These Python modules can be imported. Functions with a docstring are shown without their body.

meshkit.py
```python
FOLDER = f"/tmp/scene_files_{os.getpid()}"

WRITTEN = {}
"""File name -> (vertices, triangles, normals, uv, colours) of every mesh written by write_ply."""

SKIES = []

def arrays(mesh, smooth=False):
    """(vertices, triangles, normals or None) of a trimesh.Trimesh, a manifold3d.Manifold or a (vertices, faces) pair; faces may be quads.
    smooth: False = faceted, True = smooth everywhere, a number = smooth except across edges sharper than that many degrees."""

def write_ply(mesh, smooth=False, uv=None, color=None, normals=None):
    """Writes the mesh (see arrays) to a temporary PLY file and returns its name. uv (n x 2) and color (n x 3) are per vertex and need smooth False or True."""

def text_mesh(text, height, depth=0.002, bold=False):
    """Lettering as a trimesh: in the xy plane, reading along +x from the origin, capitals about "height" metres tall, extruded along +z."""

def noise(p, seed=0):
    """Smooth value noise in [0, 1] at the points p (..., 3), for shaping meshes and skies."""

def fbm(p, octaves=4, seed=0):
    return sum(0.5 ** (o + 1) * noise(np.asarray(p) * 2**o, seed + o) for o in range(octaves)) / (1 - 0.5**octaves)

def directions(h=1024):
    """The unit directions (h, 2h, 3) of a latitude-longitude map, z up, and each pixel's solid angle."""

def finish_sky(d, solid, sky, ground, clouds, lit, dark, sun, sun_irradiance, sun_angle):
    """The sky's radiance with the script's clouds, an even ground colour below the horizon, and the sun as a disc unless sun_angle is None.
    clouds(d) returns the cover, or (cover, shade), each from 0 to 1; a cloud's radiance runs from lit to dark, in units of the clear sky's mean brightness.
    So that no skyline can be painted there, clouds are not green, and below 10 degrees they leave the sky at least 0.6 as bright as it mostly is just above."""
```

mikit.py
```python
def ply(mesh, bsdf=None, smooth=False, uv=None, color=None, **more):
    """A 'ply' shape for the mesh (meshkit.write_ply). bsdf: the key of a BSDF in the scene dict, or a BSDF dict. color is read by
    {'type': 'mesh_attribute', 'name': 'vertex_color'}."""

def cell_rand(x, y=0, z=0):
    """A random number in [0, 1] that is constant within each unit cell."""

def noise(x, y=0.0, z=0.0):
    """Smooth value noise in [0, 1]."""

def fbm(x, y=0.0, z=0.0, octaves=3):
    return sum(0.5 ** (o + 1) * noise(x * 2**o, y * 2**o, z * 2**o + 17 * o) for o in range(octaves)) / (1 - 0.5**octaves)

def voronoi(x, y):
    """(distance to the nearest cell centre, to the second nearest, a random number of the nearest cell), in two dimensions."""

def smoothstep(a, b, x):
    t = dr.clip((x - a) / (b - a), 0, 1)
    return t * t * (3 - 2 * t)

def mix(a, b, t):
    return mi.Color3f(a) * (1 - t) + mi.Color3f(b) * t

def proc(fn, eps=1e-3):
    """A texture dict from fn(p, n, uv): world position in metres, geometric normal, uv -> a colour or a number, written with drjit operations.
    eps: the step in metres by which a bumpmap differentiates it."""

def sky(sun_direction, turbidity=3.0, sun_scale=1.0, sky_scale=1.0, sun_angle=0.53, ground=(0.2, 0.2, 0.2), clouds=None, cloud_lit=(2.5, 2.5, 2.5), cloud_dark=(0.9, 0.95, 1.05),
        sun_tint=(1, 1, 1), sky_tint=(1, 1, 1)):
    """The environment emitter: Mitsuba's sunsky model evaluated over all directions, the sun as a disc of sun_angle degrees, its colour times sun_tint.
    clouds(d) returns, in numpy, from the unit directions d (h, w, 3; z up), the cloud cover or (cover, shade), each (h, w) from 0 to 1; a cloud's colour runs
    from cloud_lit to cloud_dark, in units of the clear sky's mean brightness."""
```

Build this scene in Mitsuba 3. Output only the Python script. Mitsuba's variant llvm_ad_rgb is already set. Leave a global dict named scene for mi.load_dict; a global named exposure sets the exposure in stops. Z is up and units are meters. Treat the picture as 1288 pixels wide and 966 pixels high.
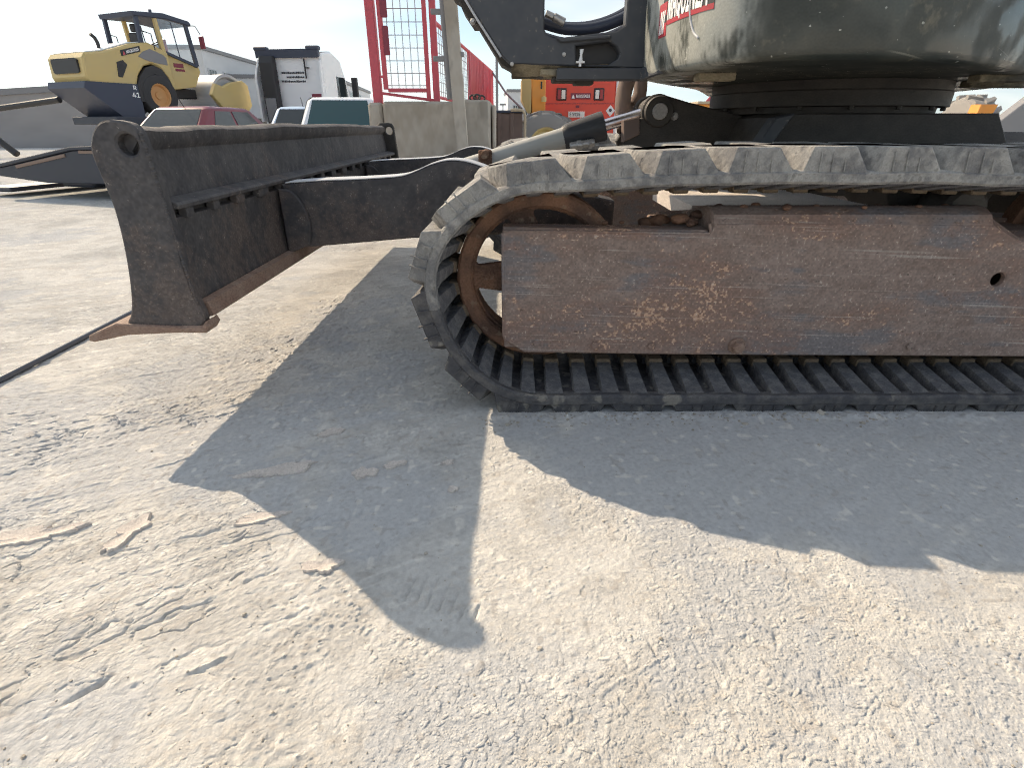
import math, random
import numpy as np, trimesh, mitsuba as mi, drjit as dr
import mikit, meshkit
from mikit import proc, noise, fbm, voronoi, smoothstep, mix
from shapely.geometry import Polygon, Point, box as sbox
from scipy.spatial import cKDTree
T = mi.ScalarTransform4f
scene, labels = {}, {}
rng = np.random.default_rng(7)

# ------------------------------------------------------------------ camera, sky, exposure
CAM_H = 0.64
PITCH = math.atan((483 - 157) / 680)
scene['camera'] = {'type': 'perspective', 'fov': 2 * math.degrees(math.atan(644 / 680)), 'fov_axis': 'x', 'near_clip': 0.02, 'far_clip': 3000.0,
                   'to_world': T().look_at(origin=[0, 0, CAM_H], target=[0, math.cos(PITCH), CAM_H - math.sin(PITCH)], up=[0, 0, 1])}
exposure = 2.24


def sky_clouds(d):
    el = np.clip(d[..., 2], 0.02, 1)
    p = np.stack([d[..., 0] / (el + .25) * 1.3, d[..., 1] / (el + .25) * 2.6, el * 0], -1)
    n = meshkit.fbm(p + 5.3, 5, 3)
    return np.clip((n - .34) * 2.6, .0, .85)


SUN = (-1.03, 0.925, 1.0)
scene['sky'] = mikit.sky(SUN, turbidity=3, clouds=sky_clouds, cloud_lit=(2.6, 2.62, 2.56), sky_tint=(1.08, 1.05, .98), ground=(.3, .28, .25), sun_tint=(.985, .995, 1.03))


# ------------------------------------------------------------------ helpers
def numbered(key):
    if key not in scene and key not in labels and not any(k.startswith(key + '__') for k in scene):
        return key
    i = 1
    while f'{key}_{i:03d}' in scene or f'{key}_{i:03d}' in labels or any(k.startswith(f'{key}_{i:03d}__') for k in scene):
        i += 1
    return f'{key}_{i:03d}'


COUNT = {}


def thing(name, label, cat, group=None):
    key = numbered(name)
    labels[key] = {'label': label, 'category': cat}
    if group:
        labels[key]['group'] = group
    return key


def put(name, mesh, bsdf, parent=None, smooth=30, xf=None, label=None, **kw):
    """One entry of the scene, numbered when the name is taken."""
    base = f'{parent}__{name}' if parent else name
    n = COUNT.get(base, -1) + 1
    COUNT[base] = n
    key = base if n == 0 else f'{base}_{n:03d}'
    if isinstance(mesh, dict):
        d = dict(mesh)
    else:
        d = mikit.ply(mesh, bsdf, smooth, **kw)
    if xf is not None:
        d['to_world'] = xf
    scene[key] = d
    if label:
        labels[key] = {'label': label}
    return key


def solid(name, mesh, bsdf, label, cat, smooth=30, group=None):
    key = put(name, mesh, bsdf, None, smooth)
    labels[key] = {'label': label, 'category': cat}
    if group:
        labels[key]['group'] = group
    return key


def cat(ms):
    return trimesh.util.concatenate([m for m in ms])


def hull(pts):
    return trimesh.PointCloud(np.asarray(pts, float)).convex_hull


def soft_hull(pts, r):
    pts = np.asarray(pts, float)
    o = np.array([[1, 0, 0], [-1, 0, 0], [0, 1, 0], [0, -1, 0], [0, 0, 1], [0, 0, -1.]])
    k = np.array([[a, b, c] for a in (-1, 1) for b in (-1, 1) for c in (-1, 1)]) * .577
    c = pts.mean(0)
    q = pts + (c - pts) / np.linalg.norm(pts - c, axis=1, keepdims=True) * r * 1.5
    return hull((q[:, None] + np.vstack([o, k])[None] * r).reshape(-1, 3))


def box(x0, x1, y0, y1, z0, z1, b=0.0):
    if b <= 0:
        m = trimesh.creation.box(extents=(x1 - x0, y1 - y0, z1 - z0))
        m.apply_translation(((x0 + x1) / 2, (y0 + y1) / 2, (z0 + z1) / 2))
        return m
    P = []
    for X, sx in ((x0, 1), (x1, -1)):
        for Y, sy in ((y0, 1), (y1, -1)):
            for Z, sz in ((z0, 1), (z1, -1)):
                P += [(X + sx * b, Y + sy * b, Z), (X + sx * b, Y, Z + sz * b), (X, Y + sy * b, Z + sz * b)]
    return hull(P)


def inset(ring, b):
    r = np.asarray(ring, float)
    a, c = np.roll(r, 1, 0), np.roll(r, -1, 0)
    e1, e2 = r - a, c - r
    e1 /= np.linalg.norm(e1, axis=1, keepdims=True) + 1e-12
    e2 /= np.linalg.norm(e2, axis=1, keepdims=True) + 1e-12
    n1, n2 = np.stack([-e1[:, 1], e1[:, 0]], 1), np.stack([-e2[:, 1], e2[:, 0]], 1)
    m = n1 + n2
    k = np.clip(1 + (n1 * n2).sum(1), .35, 2)
    return r + m / k[:, None] * b


def prism(ext, y0, y1, b=0.0, holes=(), axis='y'):
    """Extrudes an outline: axis y: (x, z) outline; axis x: (y, z) outline; axis z: (x, y) outline. b chamfers the end edges."""
    pol = Polygon(ext, holes)
    rings = [np.array(pol.exterior.coords)[:-1]] + [np.array(i.coords)[:-1] for i in pol.interiors]
    if Polygon(rings[0]).exterior.is_ccw is False:
        rings[0] = rings[0][::-1]
    rings = [rings[0]] + [r if not Polygon(r).exterior.is_ccw else r[::-1] for r in rings[1:]]
    V, F, at = [], [], 0
    L = y1 - y0
    ins = [inset(r, b) if b > 0 else r for r in rings]
    hs = [0, b, L - b, L] if b > 0 else [0, L]
    for r, i in zip(rings, ins):
        n = len(r)
        lay = [i, r, r, i] if b > 0 else [r, r]
        for h, l in zip(hs, lay):
            V.append(np.c_[l, np.full(n, h)])
        for q in range(len(lay) - 1):
            j = np.arange(n)
            k = (j + 1) % n
            A, B = at + q * n, at + (q + 1) * n
            F.append(np.stack([A + j, A + k, B + k], 1))
            F.append(np.stack([A + j, B + k, B + j], 1))
        at += n * len(lay)
    cp = Polygon(ins[0], ins[1:])
    cp = cp if cp.is_valid else cp.buffer(0)
    cp = max(cp.geoms, key=lambda g: g.area) if hasattr(cp, 'geoms') else cp
    cv, cf = trimesh.creation.triangulate_polygon(cp, engine='earcut')
    up = np.cross(cv[cf[:, 1]] - cv[cf[:, 0]], cv[cf[:, 2]] - cv[cf[:, 0]])
    cf = np.where((up > 0)[:, None], cf, cf[:, ::-1])
    V.append(np.c_[cv, np.full(len(cv), L)])
    F.append(cf + at)
    at += len(cv)
    V.append(np.c_[cv, np.zeros(len(cv))])
    F.append(cf[:, ::-1] + at)
    v, f = np.vstack(V), np.vstack(F)
    if axis == 'y':
        v = np.c_[v[:, 0], y1 - v[:, 2], v[:, 1]]
    elif axis == 'x':
        v = np.c_[y0 + v[:, 2], v[:, 0], v[:, 1]]
    else:
        v = np.c_[v[:, 0], v[:, 1], y0 + v[:, 2]]
    return trimesh.Trimesh(v, f, process=False)


def circle(cx, cy, r, n=32, a0=0, a1=360):
    a = np.radians(np.linspace(a0, a1, n, endpoint=abs(a1 - a0) < 359.9))
    return np.c_[cx + r * np.cos(a), cy + r * np.sin(a)]


def lathe(profile, origin, direction, n=40):
    """profile: (radius, height) pairs along the direction."""
    z = np.asarray(direction, float) / np.linalg.norm(direction)
    x = np.cross(z, [0, 0, 1] if abs(z[2]) < .9 else [1, 0, 0])
    x /= np.linalg.norm(x)
    y = np.cross(z, x)
    a = np.arange(n) * 2 * np.pi / n
    ring = np.cos(a)[:, None] * x + np.sin(a)[:, None] * y
    V = np.vstack([np.asarray(origin) + max(r, 1e-5) * ring + h * z for r, h in profile])
    F = []
    j = np.arange(n)
    k = (j + 1) % n
    for q in range(len(profile) - 1):
        A, B = q * n, (q + 1) * n
        F += [np.stack([A + j, A + k, B + k], 1), np.stack([A + j, B + k, B + j], 1)]
    return trimesh.Trimesh(V, np.vstack(F), process=False)


def loft(rings, caps=True):
    n = len(rings[0])
    V = np.vstack(rings)
    F = []
    j = np.arange(n)
    k = (j + 1) % n
    for q in range(len(rings) - 1):
        A, B = q * n, (q + 1) * n
        F += [np.stack([A + j, A + k, B + k], 1), np.stack([A + j, B + k, B + j], 1)]
    if caps:
        c0, c1 = len(V), len(V) + 1
        V = np.vstack([V, rings[0].mean(0), rings[-1].mean(0)])
        A = (len(rings) - 1) * n
        F += [np.stack([k, j, np.full(n, c0)], 1), np.stack([A + j, A + k, np.full(n, c1)], 1)]
    m = trimesh.Trimesh(V, np.vstack(F), process=False)
    if m.volume < 0:
        m.invert()
    return m


def smooth_path(pts, n=8):
    """Catmull-Rom through the points."""
    p = np.asarray(pts, float)
    q = np.vstack([2 * p[0] - p[1], p, 2 * p[-1] - p[-2]])
    out = []
    for i in range(1, len(q) - 2):
        for t in np.linspace(0, 1, n, endpoint=False):
            out.append(.5 * (2 * q[i] + (q[i + 1] - q[i - 1]) * t + (2 * q[i - 1] - 5 * q[i] + 4 * q[i + 1] - q[i + 2]) * t * t + (3 * q[i] - q[i - 1] - 3 * q[i + 1] + q[i + 2]) * t ** 3))
    return np.vstack(out + [p[-1]])


def tube(pts, r, n=10):
    p = np.asarray(pts, float)
    t = np.gradient(p, axis=0)
    t /= np.linalg.norm(t, axis=1, keepdims=True)
    a = np.array([0, 0, 1.0]) if abs(t[0][2]) < .9 else np.array([1.0, 0, 0])
    rings = []
    rr = np.broadcast_to(r, (len(p),))
    for i in range(len(p)):
        x = a - t[i] * (a @ t[i])
        x /= np.linalg.norm(x)
        a = x
        y = np.cross(t[i], x)
        an = np.arange(n) * 2 * np.pi / n
        rings.append(p[i] + rr[i] * (np.cos(an)[:, None] * x + np.sin(an)[:, None] * y))
    return loft(rings)


def rod(a, b, r, n=12, b_=0.0):
    a, b = np.asarray(a, float), np.asarray(b, float)
    L = np.linalg.norm(b - a)
    e = min(.15 * r, .2 * L)
    return lathe([(0, 0), (r - e, 0), (r, e), (r, L - e), (r - e, L), (0, L)], a, b - a, n)


def place(x, y, z, rot):
    return T().translate([x, y, z]).rotate([0, 0, 1], rot)


# ------------------------------------------------------------------ materials
def bsdf(name, color, rough=.6, metal=0.0, spec=.5, coat=0.0, bump=None, two=False, **kw):
    d = {'type': 'principled', 'base_color': color if isinstance(color, dict) else {'type': 'rgb', 'value': list(color)},
         'roughness': rough if isinstance(rough, dict) else float(rough), 'metallic': float(metal), 'specular': float(spec), **kw}
    if coat:
        d['clearcoat'] = float(coat)
        d['clearcoat_gloss'] = .9
    if bump is not None:
        fn, scale, eps = bump
        d = {'type': 'bumpmap', 'arbitrary': proc(fn, eps), 'scale': scale, 'bsdf': d}
    if two:
        d = {'type': 'twosided', 'bsdf': d}
    scene[name] = d


def ground_color(p, n, uv):
    big = fbm(p.x * 1.7 + 3.1, p.y * 1.7, 0.0, 3)
    mid = fbm(p.x * 13, p.y * 13, 2.0, 4)
    fine = noise(p.x * 170, p.y * 170, 1.0)
    grain = noise(p.x * 640, p.y * 640, 5.0)
    slab = smoothstep(.50, .60, big * .65 + mid * .35)
    for cx, cy, r in ((-.06, .40, .17), (.65, .98, .5), (.30, 1.02, .30), (-.52, .35, .13), (-.25, .84, .2), (-.68, 1.02, .2)):     # bare concrete showing through the dust
        slab = dr.maximum(slab, smoothstep(.75, .45, dr.sqrt(dr.square(p.x - cx) + dr.square((p.y - cy) * 1.3)) / r * .6 + (fbm(p.x * 8, p.y * 8, 3.0, 4) - .5) * .9))
    dust = mix((.470, .460, .438), (.400, .390, .370), smoothstep(.35, .65, mid))
    c = mix(dust, (.395, .400, .405) , slab * .85)
    u = (p.x * .86 + p.y * .51) * 4.0
    v = (-p.x * .51 + p.y * .86) * 70.0
    streak = noise(u, v, 4.0) * .6 + noise(u * 3, v * 2.3, 14.0) * .4
    c = mix(c, (.57, .56, .53), smoothstep(.58, .78, streak) * (.45 - .35 * slab))
    c = mix(c, (.37, .34, .30), smoothstep(.62, .80, noise(u * 2.1, v * .7, 9.0) * .6 + fine * .4) * (.4 - .25 * slab))
    c = mix(c, (.27, .24, .21), smoothstep(.80, .90, noise(p.x * 75, p.y * 75, 8.0)) * .30)
    c = mix(c, (.66, .63, .57), smoothstep(.80, .92, noise(p.x * 52 + 3, p.y * 52, 6.0)) * .4)
    return c * (.84 + .20 * fine + .12 * grain)


def ground_bump(p, n, uv):
    crust = smoothstep(.40, .62, fbm(p.x * 3.0, p.y * 3.0 + 4, 7.0, 3))
    x1, y1 = p.x * .80 + p.y * .60, -p.x * .60 + p.y * .80
    x2, y2 = p.x * .42 - p.y * .91, p.x * .91 + p.y * .42
    wx, wy = noise(x2 * 60, y2 * 60, 4.0) * 1.6, noise(x1 * 60, y1 * 60, 9.0) * 1.6
    d1, d2, q = voronoi(x1 * 120 + wx, y1 * 120 + wy)
    e1, e2, q2 = voronoi(x2 * 265 + wy, y2 * 265 + wx)
    grit = q * q * smoothstep(.75, .15, d1) * 1.3 + q2 * q2 * smoothstep(.7, .1, e1) * .6
    return grit * (.45 + .55 * crust) + noise(x2 * 240, y2 * 240, 2.0) * .30 + noise(x1 * 560, y1 * 560, 3.0) * .22


bsdf('m_ground', proc(ground_color), .92, spec=.15, bump=(ground_bump, .0019, 4e-4))


def frame_color(p, n, uv):
    a = fbm(p.x * 4.5, p.z * 9 + 3, p.y * 7, 4)
    b = fbm(p.x * 22 + 9, p.z * 34, p.y * 26, 4)
    d = fbm(p.x * 95 + 9, p.z * 120, p.y * 90, 3)
    lane = fbm(p.x * 3.0 + 2, p.z * 46 + p.x * 2.5, p.y * 20, 3)
    s = noise(p.x * 6 + p.z * 9, p.z * 420 + p.x * 14, p.y * 20)
    f = noise(p.x * 240, p.z * 240, p.y * 240)
    c = mix((.185, .136, .116), (.245, .190, .168), smoothstep(.3, .7, b * .6 + d * .4))         # worn brown grey primer
    c = mix(c, (.150, .145, .155), smoothstep(.50, .60, fbm(p.x * 6 + 21, p.z * 15, p.y * 7, 4) * .7 + lane * .3) * .8)   # bluish paint left over
    c = mix(c, (.210, .135, .108), smoothstep(.46, .60, a * .60 + lane * .2 + d * .20) * .75)      # rust bloom
    c = mix(c, (.255, .155, .105), smoothstep(.57, .66, a * .45 + b * .2 + d * .35) * .8)          # orange rust
    c = mix(c, (.44, .285, .205), smoothstep(.590, .640, a * .36 + b * .16 + d * .33 + f * .15) * .9)               # bare scale
    c = mix(c, (.33, .29, .265), smoothstep(.76, .92, s) * smoothstep(.42, .58, lane) * .7)       # scrapes
    c = mix(c, (.075, .065, .06), smoothstep(.68, .80, d) * .6)
    c = mix(c, (.44, .38, .33), smoothstep(.90, .95, f) * .5)                                      # grit
    return c * (.82 + .36 * f)


def frame_bump(p, n, uv):
    return fbm(p.x * 60, p.z * 60, p.y * 60, 4) * 1.0 + noise(p.x * 330, p.z * 330, p.y * 330) * .25


bsdf('m_frame', proc(frame_color), .78, spec=.3, bump=(frame_bump, .0035, 6e-4))


def rust_color(p, n, uv):
    a = fbm(p.x * 18, p.z * 18 + 3, p.y * 18, 4)
    g = noise(p.x * 300, p.z * 300, p.y * 300)
    c = mix((.110, .066, .050), (.215, .118, .076), smoothstep(.35, .68, a))
    c = mix(c, (.25, .19, .14), smoothstep(.62, .75, fbm(p.x * 60, p.z * 60, p.y * 60 + 7, 3)) * .6)
    return c * (.75 + .5 * g)


def rust_bump(p, n, uv):
    return fbm(p.x * 110, p.z * 110, p.y * 110, 3)


bsdf('m_rust', proc(rust_color), .8, spec=.3, bump=(rust_bump, .0018, 6e-4))


def rubber_color(p, n, uv):
    a = fbm(p.x * 16, p.z * 16 + 1, p.y * 16, 4)
    b = fbm(p.x * 70, p.z * 70 + 1, p.y * 70, 3)
    g = noise(p.x * 420, p.z * 420, p.y * 420)
    dust = smoothstep(.34, .56, a * .55 + b * .45)
    c = mix((.15, .147, .147), (.175, .17, .167), smoothstep(.33, .66, b))
    d = mix((.205, .198, .188), (.285, .275, .258), smoothstep(.33, .66, a * .5 + b * .5))
    c = mix(c, d, dust)
    c = mix(c, (.44, .41, .36), smoothstep(.60, .74, a * .35 + b * .65) * .35 * dust)
    c = mix(c, (.07, .07, .07), smoothstep(.70, .80, b) * .5)
    return c * (.82 + .36 * g)


def rubber_bump(p, n, uv):
    return fbm(p.x * 120, p.z * 120, p.y * 120, 3) + smoothstep(.68, .8, fbm(p.x * 75, p.z * 75, p.y * 75, 2)) * -1.2


bsdf('m_rubber', proc(rubber_color), .8, spec=.3, bump=(rubber_bump, .0022, 6e-4))


def inner_rubber_color(p, n, uv):
    b = fbm(p.x * 50, p.z * 50 + 1, p.y * 50, 4)
    g = noise(p.x * 300, p.z * 300, p.y * 300)
    return mix((.095, .096, .104), (.150, .146, .146), smoothstep(.35, .7, b)) * (.75 + .5 * g)


bsdf('m_rubber_worn', proc(lambda p, n, uv: mix(mix((.060, .060, .066), (.105, .100, .098), smoothstep(.35, .7, fbm(p.x * 50, p.z * 50 + 1, p.y * 50, 4))), (.24, .22, .19), smoothstep(.66, .76, fbm(p.x * 28, p.z * 28 + 7, p.y * 28, 4)) * .7) * (.8 + .4 * noise(p.x * 300, p.z * 300, p.y * 300))), .7, spec=.35, bump=(rubber_bump, .002, 6e-4))
bsdf('m_rubber_in', proc(inner_rubber_color), .62, spec=.45, bump=(rubber_bump, .0012, 6e-4))


def blade_color(p, n, uv):
    a = fbm(p.x * 14, p.z * 14 + 5, p.y * 14, 4)
    b = fbm(p.x * 55, p.z * 55, p.y * 55, 4)
    g = noise(p.x * 380, p.z * 380, p.y * 380)
    c = mix((.047, .046, .051), (.076, .072, .074), smoothstep(.32, .68, a * .55 + b * .45))
    r = fbm(p.x * 10 + 4, p.z * 10, p.y * 10, 4) * .6 + b * .4 + dr.clip((.47 - p.z) * .9, -.12, .16)
    c = mix(c, (.100, .078, .070), smoothstep(.48, .68, r) * .6)
    c = mix(c, (.20, .15, .12), smoothstep(.62, .74, r * .5 + g * .5) * .25)
    c = mix(c, (.32, .30, .28), smoothstep(.74, .82, b * .5 + g * .5) * .45)
    return c * (.80 + .40 * noise(p.x * 190, p.z * 190, p.y * 190))


bsdf('m_blade', proc(blade_color), .68, spec=.35, bump=(rust_bump, .0014, 6e-4))
bsdf('m_edge', proc(lambda p, n, uv: mix((.17, .10, .075), (.27, .20, .16), fbm(p.x * 40, p.y * 40, p.z * 40, 4)) * (.75 + .5 * noise(p.x * 300, p.y * 300, p.z * 300))), .75, spec=.3, bump=(rust_bump, .001, 6e-4))


def body_color(p, n, uv):
    a = fbm(p.x * 7, p.z * 9 + 5, p.y * 7, 4)
    b = fbm(p.x * 60, p.z * 60, p.y * 60, 4)
    arc = noise(p.x * 2.5, p.z * 190 + 14 * p.x * p.x, p.y * 3)
    chip = noise(p.x * 85, p.z * 130, p.y * 85)
    c = mix((.028, .033, .029), (.046, .050, .043), smoothstep(.35, .65, a))
    c = mix(c, (.20, .20, .17), smoothstep(.88, .96, arc) * smoothstep(.45, .6, a) * .5)           # long thin scratches
    c = mix(c, (.22, .19, .13), smoothstep(.60, .76, a * .45 + b * .55) * .35)                     # dried splashes
    c = mix(c, (.42, .42, .38), smoothstep(.90, .95, chip) * .7)                                    # chips
    w = fbm(p.x * 13, p.z * 14, p.y * 13, 4) + (noise(p.x * 150, p.z * 60, p.y * 150) - .5) * .2
    c = mix(c, (.38, .39, .36), smoothstep(.26, .62, w) * smoothstep(.54, .48, p.x) * .75)          # whitish smears, with the corner's sunlit highlight painted in
    return c * (.88 + .24 * noise(p.x * 300, p.y * 300, p.z * 300))


bsdf('m_body', proc(body_color), proc(lambda p, n, uv: .28 + .35 * smoothstep(.4, .65, fbm(p.x * 14, p.z * 14 + 2, p.y * 14, 3))), spec=.5)


def panel_color(p, n, uv):
    b = fbm(p.x * 40, p.z * 40, p.y * 40, 4)
    c = mix((.046, .052, .064), (.070, .074, .082), b)
    return mix(c, (.20, .18, .15), smoothstep(.66, .78, noise(p.x * 150, p.z * 150, p.y * 150) * .5 + b * .5) * .5)


bsdf('m_panel', proc(panel_color), .5, spec=.4)


def under_color(p, n, uv):
    a = fbm(p.x * 14, p.y * 14, p.z * 14, 4)
    c = mix((.075, .068, .055), (.30, .26, .185), smoothstep(.38, .62, a))
    return c * (.75 + .5 * noise(p.x * 260, p.y * 260, p.z * 260))


bsdf('m_under', proc(under_color), .85, spec=.2)
bsdf('m_dark', proc(lambda p, n, uv: mix((.028, .027, .028), (.070, .062, .054), fbm(p.x * 24, p.y * 24, p.z * 24, 4)) * (.8 + .4 * noise(p.x * 280, p.y * 280, p.z * 280))), .6, spec=.35)


def mud_color(p, n, uv):
    a = fbm(p.x * 60, p.y * 60, p.z * 60, 4)
    return mix((.44, .40, .37), (.56, .515, .47), a) * (.8 + .4 * noise(p.x * 500, p.y * 500, p.z * 500))


bsdf('m_mud', proc(mud_color), .95, spec=.1, bump=(lambda p, n, uv: fbm(p.x * 120, p.y * 120, p.z * 120, 3), .0008, 5e-4))


def concrete_color(p, n, uv):
    a = fbm(p.x * 2.3, p.y * 2.3, p.z * 1.0, 4)
    b = fbm(p.x * 14, p.y * 14, p.z * 6, 3)
    c = mix((.30, .265, .22), (.40, .37, .325), smoothstep(.3, .7, a * .6 + b * .4))
    return mix(c, (.17, .15, .125), smoothstep(.60, .75, fbm(p.x * 5, p.y * 5, p.z * 2.2 + 4, 4)) * .5)


bsdf('m_concrete', proc(concrete_color), .9, spec=.2)
bsdf('m_wall', proc(lambda p, n, uv: mi.Color3f(.56, .57, .58) * (.9 + .2 * fbm(p.x * .7, p.y * .7, p.z * .9, 4))), .9, spec=.2)
bsdf('m_greywall', proc(lambda p, n, uv: mi.Color3f(.30, .29, .29) * (.85 + .3 * fbm(p.x * .8, p.y * .8, p.z * 2.0, 4))), .9, spec=.2)
bsdf('m_yellow', proc(lambda p, n, uv: mix((.56, .42, .15), (.48, .385, .19), fbm(p.x * 2.2, p.y * 2.2, p.z * 2.2, 4))), .42, spec=.5)
bsdf('m_red', proc(lambda p, n, uv: mix((.54, .07, .10), (.44, .08, .10), fbm(p.x * 9, p.y * 9, p.z * 9, 4))), .5)
bsdf('m_redbody', proc(lambda p, n, uv: mix((.70, .055, .025), (.60, .075, .045), fbm(p.x * 6, p.y * 6, p.z * 6, 4))), .4)
bsdf('m_orange', proc(lambda p, n, uv: mix((.72, .26, .02), (.60, .26, .06), fbm(p.x * 5, p.y * 5, p.z * 5, 4))), .45)
bsdf('m_brown', proc(lambda p, n, uv: mix((.13, .095, .085), (.20, .15, .13), fbm(p.x * 6, p.y * 6, p.z * 6, 4))), .8, spec=.25)
for k, c, r in (('m_black', (.022, .022, .025), .5), ('m_navy', (.035, .045, .075), .45), ('m_white', (.74, .75, .76), .4), ('m_lightgrey', (.45, .46, .48), .5), ('m_midgrey', (.20, .20, .21), .55),
                ('m_tyre', (.045, .045, .047), .85), ('m_tyre_dusty', (.24, .23, .22), .9), ('m_darkred', (.16, .012, .03), .25), ('m_carwhite', (.70, .73, .76), .25), ('m_carblue', (.42, .52, .66), .25),
                ('m_rim', (.55, .30, .12), .6), ('m_letter', (.80, .80, .80), .6), ('m_letterdark', (.06, .06, .07), .6), ('m_logo', (.36, .030, .045), .5), ('m_lampred', (.30, .02, .025), .2), ('m_lampwhite', (.75, .72, .68), .25),
                ('m_tan', (.42, .35, .25), .8), ('m_mesh', (.33, .31, .33), .5), ('m_gaiter', (.035, .038, .045), .55), ('m_cylinder', (.38, .38, .36), .55), ('m_cable', (.075, .080, .10), .30), ('m_maroon', (.20, .03, .05), .5), ('m_deck', (.030, .036, .052), .5),
                ('m_reflector', (.20, .145, .12), .6)):
    bsdf(k, c, r)
bsdf('m_link', proc(lambda p, n, uv: mix((.085, .065, .05), (.21, .16, .11), fbm(p.x * 45, p.y * 45, p.z * 45, 4)) * (.7 + .6 * noise(p.x * 300, p.y * 300, p.z * 300))), .8, spec=.3)
scene['m_chrome'] = {'type': 'roughconductor', 'material': 'Cr', 'alpha': .12}
bsdf('m_steel', (.42, .41, .40), .45, metal=.7)
bsdf('m_pin', proc(lambda p, n, uv: mi.Color3f(.30, .29, .285) * (.85 + .3 * noise(p.x * 200, p.y * 200, p.z * 200))), .5, metal=.3)
scene['m_glass'] = {'type': 'thindielectric', 'int_ior': 1.5}
bsdf('m_carglass', (.012, .020, .024), .06, spec=.7, coat=.5)
bsdf('m_tealglass', (.020, .065, .072), .08, spec=.6, coat=.4)
bsdf('m_shieldglass', (.30, .38, .40), .07, spec=.7, coat=.5)

# ------------------------------------------------------------------ ground
STR = np.array([.86, .51])


def nz(x, y, s=0, o=4):
    return meshkit.fbm(np.stack([x, y, np.zeros_like(x)], -1), o, s)


def yard_level(y):
    t = np.clip((np.asarray(y) - 6.5) / 6.5, 0, 1)
    return -.35 * t * t * (3 - 2 * t)


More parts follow.
